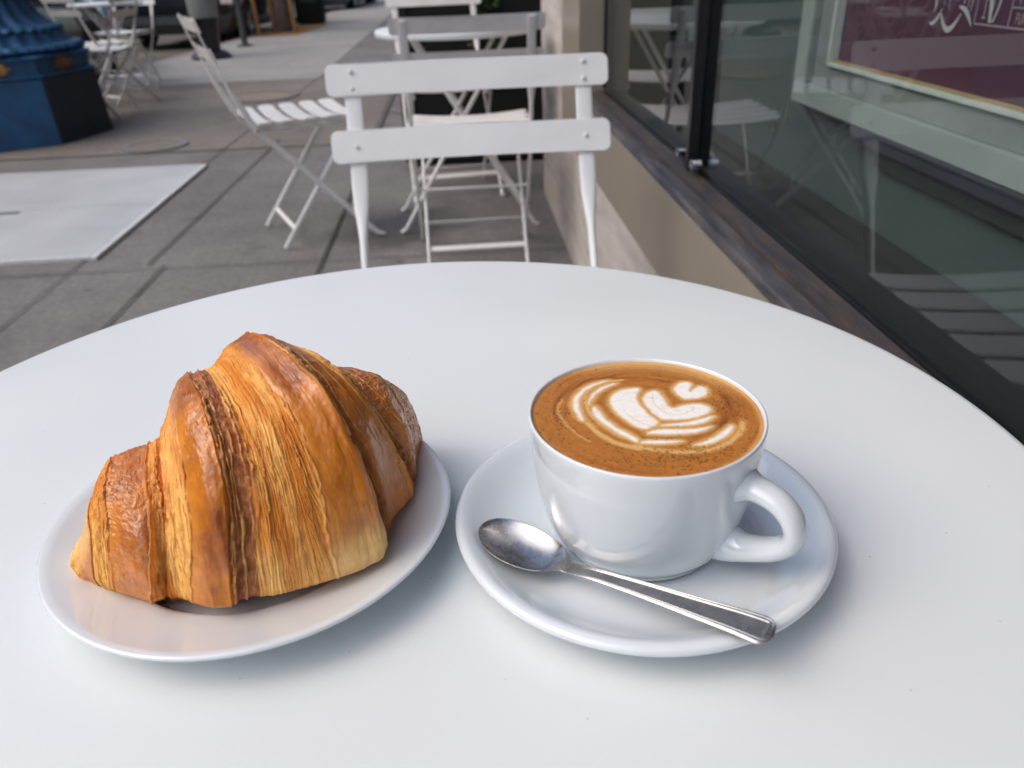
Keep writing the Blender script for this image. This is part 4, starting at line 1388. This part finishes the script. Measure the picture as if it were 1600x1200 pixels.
# ================================================================== CROISSANT
def mat_croissant():
    mt, nt, b_ = new_mat('croissant_crust')
    L = nt.links
    at = N(nt, 'ShaderNodeAttribute', attribute_name='crust')
    lam = N(nt, 'ShaderNodeAttribute', attribute_name='lamination')
    gl = N(nt, 'ShaderNodeAttribute', attribute_name='glaze')
    v = obj_coord(nt)
    n1 = N(nt, 'ShaderNodeTexNoise', Scale=260.0, Detail=6, Roughness=.65); L.new(v, n1.inputs['Vector'])
    n2 = N(nt, 'ShaderNodeTexNoise', Scale=1100.0, Detail=3); L.new(v, n2.inputs['Vector'])
    mu = N(nt, 'ShaderNodeMix', data_type='RGBA', blend_type='MULTIPLY'); mu.inputs[0].default_value = .8
    L.new(at.outputs['Color'], mu.inputs[6])
    L.new(ramp(nt, n1.outputs['Fac'], [(.32, (.84, .80, .74)), (.62, (1.06, 1.06, 1.05))]), mu.inputs[7])
    L.new(mu.outputs[2], b_.inputs['Base Color'])
    mr = N(nt, 'ShaderNodeMapRange'); mr.inputs[3].default_value = .66; mr.inputs[4].default_value = .42
    b_.inputs['Specular IOR Level'].default_value = .25
    L.new(gl.outputs['Fac'], mr.inputs[0]); L.new(mr.outputs[0], b_.inputs['Roughness'])
    cw = N(nt, 'ShaderNodeMath', operation='MULTIPLY'); L.new(gl.outputs['Fac'], cw.inputs[0]); cw.inputs[1].default_value = .9
    b_.inputs['Coat Tint'].default_value = (1, .90, .74, 1)
    L.new(cw.outputs[0], b_.inputs['Coat Weight'])
    b_.inputs['Coat Roughness'].default_value = .11
    b_.inputs['Subsurface Weight'].default_value = .15
    b_.inputs['Subsurface Radius'].default_value = (.004, .0015, .0006)
    b_.inputs['Subsurface Scale'].default_value = .5
    ad = N(nt, 'ShaderNodeMath', operation='ADD'); L.new(n1.outputs['Fac'], ad.inputs[0]); L.new(n2.outputs['Fac'], ad.inputs[1])
    st = N(nt, 'ShaderNodeMapRange'); st.inputs[3].default_value = .10; st.inputs[4].default_value = .55
    L.new(lam.outputs['Fac'], st.inputs[0])
    bp = N(nt, 'ShaderNodeBump', Distance=.0007)
    L.new(st.outputs[0], bp.inputs['Strength']); L.new(ad.outputs[0], bp.inputs['Height']); L.new(bp.outputs[0], b_.inputs['Normal'])
    nc = N(nt, 'ShaderNodeTexNoise', Scale=95.0, Detail=5, Roughness=.6); L.new(v, nc.inputs['Vector'])
    bc = N(nt, 'ShaderNodeBump', Strength=.85, Distance=.0016); L.new(nc.outputs['Fac'], bc.inputs['Height']); L.new(bc.outputs[0], b_.inputs['Coat Normal'])
    return mt


nt_, nph = 1600, 480
T = np.linspace(0, 1, nt_)
hd = np.radians(2.49 + (60.26 - 2.49) * T)
AX = -.1639 + .1590 * np.concatenate([[0], np.cumsum((np.cos(hd)[1:] + np.cos(hd)[:-1]) / 2)]) / (nt_ - 1)
AY = .252 + .1590 * np.concatenate([[0], np.cumsum((np.sin(hd)[1:] + np.sin(hd)[:-1]) / 2)]) / (nt_ - 1)


# measured ridge heights and half widths along the roll
HD = np.array([0.0115, 0.01, 0.0123, 0.015, 0.0174, 0.0204, 0.0252, 0.0311, 0.0354, 0.0384, 0.0406, 0.0431, 0.0436, 0.0435, 0.0437, 0.0439, 0.0438, 0.0438, 0.0441, 0.0453, 0.049, 0.0517, 0.0512, 0.0525, 0.0553, 0.0585, 0.0617, 0.0645, 0.0664, 0.0681, 0.07, 0.0733, 0.0757, 0.075, 0.0735, 0.0714, 0.071, 0.0722, 0.0729, 0.0739, 0.0747, 0.0755, 0.076, 0.0761, 0.0762, 0.0777, 0.0799, 0.084, 0.0837, 0.0794, 0.0768, 0.0749, 0.0728, 0.0711, 0.0711, 0.0714, 0.0687, 0.0667, 0.0629, 0.0596, 0.0576, 0.0563, 0.055, 0.0539, 0.053, 0.0521, 0.0506, 0.049, 0.0472, 0.046, 0.0437, 0.0418, 0.0405, 0.0388, 0.0368, 0.0348, 0.0328, 0.0245, 0.0245, 0.0245, 0.0245])
WD = np.array([0.0061, 0.0061, 0.0083, 0.0114, 0.0132, 0.0146, 0.0164, 0.0187, 0.0201, 0.0213, 0.0226, 0.0241, 0.0257, 0.0274, 0.0292, 0.0317, 0.0341, 0.037, 0.0382, 0.036, 0.0359, 0.0377, 0.0399, 0.0423, 0.0446, 0.0465, 0.0481, 0.0498, 0.0522, 0.053, 0.0532, 0.0531, 0.053, 0.0534, 0.0539, 0.0544, 0.0547, 0.055, 0.0553, 0.0556, 0.0558, 0.0557, 0.0557, 0.056, 0.0564, 0.0567, 0.0562, 0.057, 0.0575, 0.0552, 0.0533, 0.0533, 0.0525, 0.0484, 0.0452, 0.0424, 0.0407, 0.0394, 0.0385, 0.0375, 0.0365, 0.0355, 0.0337, 0.0324, 0.032, 0.0298, 0.0274, 0.0249, 0.0223, 0.0202, 0.0183, 0.017, 0.0159, 0.0148, 0.0135, 0.0125, 0.0117, 0.0111, 0.0107, 0.0106, 0.0105])


def resamp(a):
    a = np.interp(T, np.linspace(0, 1, len(a)), a)
    kk = np.exp(-np.linspace(-2, 2, 25) ** 2); kk /= kk.sum()
    return np.convolve(np.pad(a, 12, mode='edge'), kk, 'valid')


h0 = resamp(HD)[:, None]; w0 = np.maximum(resamp(WD), .0065 * smooth(T, .5, .8) + .004)[:, None]
wb0 = np.maximum(w0 * .9, .004)        # the hidden far side
# angle: a bit of underside at both ends, dense over the visible front
ph = np.concatenate([np.linspace(-.55, 0, 30, endpoint=False), np.linspace(0, np.pi * .62, nph - 130, endpoint=False), np.linspace(np.pi * .62, np.pi + .55, 100)])[None, :]
TT = T[:, None] + 0 * ph
PP = ph + 0 * TT
sp = np.clip(np.sin(np.clip(PP, 0, np.pi)), 0, 1)
fan = (1 - sp) ** 1.15
# band edges at the ridge and at the plate
EDGE = [(-.02, -.02), (.10, .085), (.272, .228), (.430, .386), (.585, .645), (.680, .802), (1.03, 1.03)]
wv = (fbm(PP * 1.2, TT * 3 + 3, 31, 3) - .5)
wv2 = (fbm(PP * 5, TT * 9 + 3, 32, 3) - .5)
E_ = [a + (c_ - a) * fan + (0 if i in (0, 6) else .022 * wv + .008 * wv2) for i, (a, c_) in enumerate(EDGE)]
band = np.zeros(TT.shape, int); UU = np.zeros(TT.shape)
for i in range(6):
    msk = (TT >= E_[i]) & (TT < E_[i + 1])
    band[msk] = i; UU[msk] = ((TT - E_[i]) / (E_[i + 1] - E_[i]))[msk]
wid = np.zeros(TT.shape)
for i in range(6):
    wid[band == i] = (E_[i + 1] - E_[i])[band == i] if np.ndim(E_[i + 1] - E_[i]) else 0.1

# ---- fraction of each band: lamination flank, glazed face, recess
#            nub   B1    B2    B3    B4    B5
LAMW = np.array([.60, .30, .27, .50, .00, .00])[band]      # laminated flank up to this u
GLZ1 = np.array([1.0, .80, .72, .93, .80, .90])[band]      # glazed face up to this u
GLZ0 = np.array([.60, .32, .29, .52, .22, .14])[band]
rgh0 = fbm(PP * 14 + 5, TT * 60, 43, 4)
jit = .05 * (fbm(PP * 4 + 5, TT * 2, 41, 4) - .5) * 2 + .045 * (fbm(PP * 22 + 5, TT * 30, 42, 4) - .5)
u = UU + jit * np.sin(np.pi * np.clip(UU, 0, 1))
lam = 1 - smooth(u, LAMW - .02, LAMW + .02)
lam = np.where(band >= 4, 1 - smooth(u, GLZ0 - .05, GLZ0 + .03), lam)
glz = smooth(u, GLZ0 - .02, GLZ0 + .03) * (1 - smooth(u, GLZ1 - .03, GLZ1 + .01))
rec = smooth(u, GLZ1 - .01, GLZ1 + .04)
rec = np.where(band >= 4, rec * .3, rec)
lam = np.where(band == 1, np.maximum(lam, rec), lam)
rec = np.where(band == 1, rec * .35, rec)
back4 = np.where(band >= 4, 1 - smooth(u, 0.02, GLZ0 * 2.1 + .10 * rgh0), 0.0)     # dark rough inner side of the right-hand bands
lam = np.where(band >= 4, 0.0, lam)
thin_lam = np.where(band >= 4, smooth(u, GLZ1 - .06, GLZ1 + .02), 0.0)      # thin layered rim of those bands
lam = np.maximum(lam, thin_lam)

# ---- radial profile of each band (fraction of local radius)
pr = np.zeros(TT.shape)
ub = np.clip(UU, 0, 1)


def prof_pts(xs, ys):
    return np.interp(ub, xs, ys)


P_ = {0: ([0, .5, 1], [-.02, .03, -.02]),
      1: ([0, .10, .34, .60, .80, .88, 1], [-.070, -.005, .045, .052, .015, -.050, -.085]),
      2: ([0, .05, .30, .50, .68, .725, .80, .93, 1], [-.060, .010, .045, .048, .020, -.035, -.060, -.055, -.035]),
      3: ([0, .08, .25, .50, .56, .80, .94, 1], [-.030, .000, .015, .040, .052, .056, .030, -.030]),
      4: ([0, .12, .32, .55, .85, .95, 1], [-.090, -.080, -.030, .010, .030, .005, -.030]),
      5: ([0, .12, .30, .55, .85, 1], [-.075, -.060, .010, .050, .040, .0])}
for i in range(6):
    mk = band == i
    pr[mk] = prof_pts(*P_[i])[mk]
amp_side = .55 + .45 * sp
r_scale = 1 + pr * .80
# big soft lumps
r_scale = r_scale + (fbm(TT * 9 + 2, PP * 2 + 4, 51, 3) - .5) * .035

# ---- fine laminated layers: ridges running round the roll (constant u), meandering and merging
freq = wid * 520
mean = (fbm(PP * 2.3 + 1, TT * 14 + 7, 61, 4) - .5)
mean2 = (fbm(PP * 7.0 + 1, TT * 30 + 7, 62, 3) - .5)
lay = TT * 430 - fan * 9 * np.sign(TT - .49) + mean * 7.5 + mean2 * 2.2
l1 = fbm(lay, PP * 1.5 + 3, 71, 2)
l2 = fbm(lay * 2.3 + 11, PP * 3.2 + 3, 72, 2)
l3 = fbm(lay * 5.1 + 4, PP * 7 + 3, 73, 2)
crk = smooth(fbm(lay * 1.3 + 40, PP * 9 + 1, 74, 3), .64, .74)
ridge = 1 - np.abs(2 * l1 - 1) * 1.7
layers = (l1 - .5) * 1.3 + (l2 - .5) * .9 + (l3 - .5) * .45
rough_ = fbm(TT * 90, PP * 22, 81, 4) - .5
rough2 = fbm(TT * 260, PP * 60, 82, 3) - .5
wrk = fbm(TT * 42 + rough_ * 2, PP * 10, 83, 4)
wrinkle = np.abs(wrk - .5) * 2
disp = lam * (-.0003 * crk) + lam * (layers * .00036 + (l1 - .5) * .0003 + rough_ * .0003)
strk = fbm(TT * 120 + mean * 6, PP * 5 + 7, 86, 4)
disp += glz * ((fbm(TT * 30, PP * 6, 84, 4) - .5) * .0012 + (fbm(TT * 110, PP * 20, 85, 3) - .5) * .00025 + (strk - .5) * .00045)
disp += rec * (rough_ * .0007 + rough2 * .0003 - .0002)
disp += back4 * ((.5 - wrinkle) * .0012 + rough2 * .0004)
# lifted flaky edges between the zones
def edge(u_, at_, w_):
    return np.exp(-((u_ - at_) / w_) ** 2)


fl = edge(u, GLZ0 - .01, .012 + 0 * u) * (band <= 3) * (band >= 1)
fl2 = edge(u, GLZ1 + .012, .014) * ((band == 2) | (band == 1))
fl3 = edge(u + .03 * mean2, .86, .012) * (band == 2) * smooth(fbm(PP * 3, TT * 2, 91, 2), .42, .5)
fl4 = edge(u + .05 * mean, .955, .012) * (band >= 3)
flm = fbm(PP * 9 + 3, TT * 5, 92, 3)
disp += (fl * .0007 + fl2 * .0015 + fl3 * .0011 + fl4 * .0006) * smooth(flm, .30, .5)
# blistered top of the left bands
blis = smooth(sp, .80, .98) * ((band == 1) | (band == 2) | (band == 5)) + ((band == 1) & (UU > .3)) * .55
blis = blis + (band >= 4) * .8 * smooth(fbm(TT * 12 + 3, PP * 5, 97, 3), .44, .58)
blis = np.clip(blis, 0, 1)
disp += blis * ((1 - wrinkle) - .5) * .0011

# ---- assemble surface
ex = .80
ca, sa = np.cos(PP), np.sin(PP)
lat = -np.sign(ca) * np.abs(ca) ** ex
ver = np.sign(sa) * np.abs(sa) ** ex
wloc = np.where(ca > 0, w0, wb0)
# undercut: below the equator the section turns in towards the plate
equ = .16
rx = lat * wloc * (r_scale + pr * .35 * fan)
under = np.clip(PP, -.55, 0) + np.clip(np.pi - PP, -.55, 0)
rx = rx * (1 + under * 1.1)
zz_ = np.where(sa >= 0, ver * h0 * r_scale, 0.0)
foot = np.minimum(.010, h0 * .35)
# front edge lifts off the plate between the rolls
lift = foot * smooth(-np.abs(PP - 0), -.35, 0) * .0
n_x, n_z = lat, ver
nl = np.hypot(n_x, n_z) + 1e-9
rx = rx + disp * n_x / nl
zz_ = zz_ + disp * np.maximum(n_z, 0) / nl
gro = np.clip(-pr, 0, 1) * .05
zz_ = zz_ + np.where(sa < .3, gro * (1 - np.clip(sa, 0, .3) / .3) * .12, 0)
# soften the bottom corner
bc = 1 - smooth(zz_, 0, .012)
rx = rx * (1 - .20 * bc ** 2)
endcap = np.clip(1 - (1 - np.clip(T / .018, 0, 1)) ** 2, 0, 1) * np.clip(1 - (1 - np.clip((1 - T) / .05, 0, 1)) ** 2, 0, 1)
endcap = np.sqrt(np.clip(endcap, 0.0004, 1))[:, None]
rx = rx * endcap; zz_ = zz_ * endcap
sh, chh = np.sin(hd)[:, None], np.cos(hd)[:, None]
CXc, CYc = -.085, .275
Pc = np.stack([AX[:, None] - sh * rx - CXc, AY[:, None] + chh * rx - CYc, zz_ + .0005], -1)

# ---- crust colour (browning of the dough)
def C(*c): return np.array(c)


c_lam_hi, c_lam_lo = C(1.0, .55, .15), C(.74, .255, .034)
c_gl, c_gl_d, c_gl_hot = C(.64, .225, .022), C(.34, .095, .015), C(.86, .35, .045)
c_rec, c_rec_d = C(.54, .225, .085), C(.30, .095, .032)
c_pale = C(.98, .68, .30)
c_edge = C(.66, .33, .12)
mixn = np.clip(.52 + layers * .55 + (fbm(TT * 34, PP * 2.2, 93, 4) - .5) * 3.0, 0, 1)[..., None]
lamc = c_lam_lo * (1 - mixn) + c_lam_hi * mixn
line = (smooth(l2, .60, .72) * .45 + smooth(l3, .66, .78) * .22)[..., None]
lamc = lamc * (1 - .38 * crk[..., None]) + C(.36, .09, .012) * .38 * crk[..., None]
lamc = lamc * (1 - line) + C(.48, .13, .014) * line
bn = fbm(TT * 7 + 3, PP * 2.4 + 1, 94, 5)
bn2 = fbm(TT * 26, PP * 8, 96, 4)
gm = np.clip((bn - .40) * 3.0 + (bn2 - .5) * 1.5 + (strk - .5) * .8, 0, 1)[..., None]
glc = c_gl * (1 - gm) + c_gl_d * gm
hot = (1 - smooth(u, GLZ0, GLZ0 + .18))[..., None] * .6
glc = glc * (1 - hot) + c_gl_hot * hot
rn = np.clip(.5 + rough_ * 2.2, 0, 1)[..., None]
rcc = c_rec_d * (1 - rn) + c_rec * rn
b4n = np.clip(wrinkle * 1.6, 0, 1)[..., None]
bkc = C(.34, .105, .022) * (1 - b4n) + C(.16, .040, .012) * b4n
col = glc.copy()
for wgt, cc in ((lam, lamc), (rec * (1 - lam), rcc), (back4, bkc)):
    col = col * (1 - wgt[..., None]) + cc * wgt[..., None]
ed = np.clip(fl * .6 + fl2 * .9 + fl3 * .95 + fl4 * .6, 0, 1)[..., None] * smooth(flm, .25, .5)[..., None]
col = col * (1 - ed) + c_edge * ed
bl = (blis * smooth(wrinkle, .05, .35) * glz)[..., None] * .55
col = col * (1 - bl) + C(.50, .24, .12) * bl
# dark roasted crease right beside the recess and pale, unbaked foot of the big roll
pale = .8 * smooth(1 - sp, .70, .90) * (band == 3) * smooth(UU, .34, .58) * (ca > 0)
pale = pale * smooth(fbm(TT * 12, PP * 4, 95, 3) + (1 - sp) * .5, .55, .85)
pale = np.maximum(pale, .22 * smooth(1 - sp, .6, .9) * (band == 3))
pale = np.maximum(pale, .55 * (band == 0) * smooth(sp, .25, .8))
col = col * (1 - pale[..., None]) + c_pale * pale[..., None]
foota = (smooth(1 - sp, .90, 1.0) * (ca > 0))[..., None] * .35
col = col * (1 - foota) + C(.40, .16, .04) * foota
glaze = np.clip(glz + .35 * blis, 0, 1) * (1 - pale) * (1 - .5 * smooth(1 - sp, .7, .95))
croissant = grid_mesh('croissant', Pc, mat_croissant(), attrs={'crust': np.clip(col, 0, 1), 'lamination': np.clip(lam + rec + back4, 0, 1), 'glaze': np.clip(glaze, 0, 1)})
croissant.location = (CXc, CYc, .7325)
tag(croissant, 'golden brown glazed croissant with flaky layers lying on the white plate', 'croissant')


# lifted papery layer edges: thin wavy ribbons that belong to the crust
phv = ph[0]


def surf_at(t_, p_):
    ti = np.clip(t_, 0.002, .998) * (nt_ - 1); i = ti.astype(int); fu = (ti - i)[:, None]
    pj = np.interp(p_, phv, np.arange(len(phv))); j = np.clip(pj.astype(int), 0, len(phv) - 2); fv = (pj - j)[:, None]
    return (Pc[i, j] * (1 - fu) + Pc[i + 1, j] * fu) * (1 - fv) + (Pc[i, j + 1] * (1 - fu) + Pc[i + 1, j + 1] * fu) * fv


def edge_t(bandi, u_, p_):
    f_ = (1 - np.clip(np.sin(np.clip(p_, 0, np.pi)), 0, 1)) ** 1.15
    a0 = EDGE[bandi][0] + (EDGE[bandi][1] - EDGE[bandi][0]) * f_
    a1 = EDGE[bandi + 1][0] + (EDGE[bandi + 1][1] - EDGE[bandi + 1][0]) * f_
    wv_ = (fbm(p_ * 1.2, a0 * 3 + 3, 31, 3) - .5) * .022
    return a0 + (a1 - a0) * u_ + wv_


FL = [(2, .725, .12, 1.62, .9, 1.0), (2, .80, .35, 1.45, .8, .8), (2, .84, .10, 1.0, .7, .7), (2, .965, .12, 1.6, .9, 1.0), (2, .30, .3, 1.5, .4, .5),
      (1, .90, .2, 1.35, .8, .9), (1, .96, .15, 1.5, .7, .8), (2, .03, .3, 1.5, .7, .8), (2, .10, .2, 1.3, .5, .6),
      (3, .02, .10, 1.6, 1.0, 1.0), (3, .10, .15, 1.4, .5, .5), (3, .20, .2, 1.5, .4, .5), (3, .31, .15, 1.3, .5, .5), (3, .42, .2, 1.55, .4, .5), (3, .515, .12, 1.62, .5, .7),
      (3, .955, .2, 1.6, .6, .7), (4, .80, .3, 1.7, .5, .6), (4, .30, .3, 1.5, .4, .5), (4, .55, .5, 1.4, .3, .4), (5, .45, .5, 1.5, .4, .5), (5, .25, .5, 1.6, .5, .5), (4, .12, .3, 1.6, .6, .6), (4, .93, .2, 1.7, .6, .7), (5, .10, .6, 1.7, .6, .6), (1, .30, .3, 1.3, .4, .5), (1, .18, .4, 1.2, .4, .5), (2, .20, .3, 1.2, .4, .5)]
rv_, rf_, rc_ = [], [], []
for n_i, (bi, u_, p0, p1, hgt_, wd_) in enumerate(FL):
    nn_ = 150
    pp = np.linspace(p0, p1, nn_)
    wob_ = (fbm(pp * 9 + n_i * 7, pp * 0 + n_i * 3.3, 101 + n_i, 3) - .5)
    tt2 = edge_t(bi, u_ + 0 * pp, pp) + wob_ * .010
    c0 = surf_at(tt2, pp); ct = surf_at(tt2 + .004, pp); cp = surf_at(tt2, np.minimum(pp + .02, 3.0))
    tv = ct - c0; tv /= np.linalg.norm(tv, axis=1)[:, None] + 1e-9
    pv = cp - c0; pv /= np.linalg.norm(pv, axis=1)[:, None] + 1e-9
    nv_ = np.cross(pv, tv); nv_ /= np.linalg.norm(nv_, axis=1)[:, None] + 1e-9
    nv_ *= np.sign((nv_ * (c0 - np.array([AX[nt_ // 2] - CXc, AY[nt_ // 2] + .01 - CYc, .03]))).sum(1))[:, None]
    tp = np.sin(np.linspace(0, np.pi, nn_)) ** .4 * np.clip(.45 + 1.3 * fbm(pp * 6 + n_i, pp * 0 + 2.2 + n_i, 131, 2), .3, 1.3)
    hh_ = (.0012 * hgt_ * tp)[:, None]; ww_ = (.00036 * wd_ * tp)[:, None]
    lean = (fbm(pp * 5, pp * 0 + n_i, 141, 2) - .5)[:, None] * .0008
    base_i = len(rv_)
    for a_, b_, c_ in zip(c0 - nv_ * .0006 - tv * ww_ * 1.4, c0 + nv_ * hh_ + tv * lean, c0 - nv_ * .0006 + tv * ww_ * 1.4):
        rv_ += [a_, b_, c_]
    for i in range(nn_ - 1):
        q_ = base_i + 3 * i
        rf_ += [(q_, q_ + 1, q_ + 4, q_ + 3), (q_ + 1, q_ + 2, q_ + 5, q_ + 4)]
flk = link_mesh('flaky_edge', rv_, rf_, simple('flaky_pastry', (.92, .50, .17), (.72, .30, .06), rough=.55, scale=160), croissant, smooth=True)
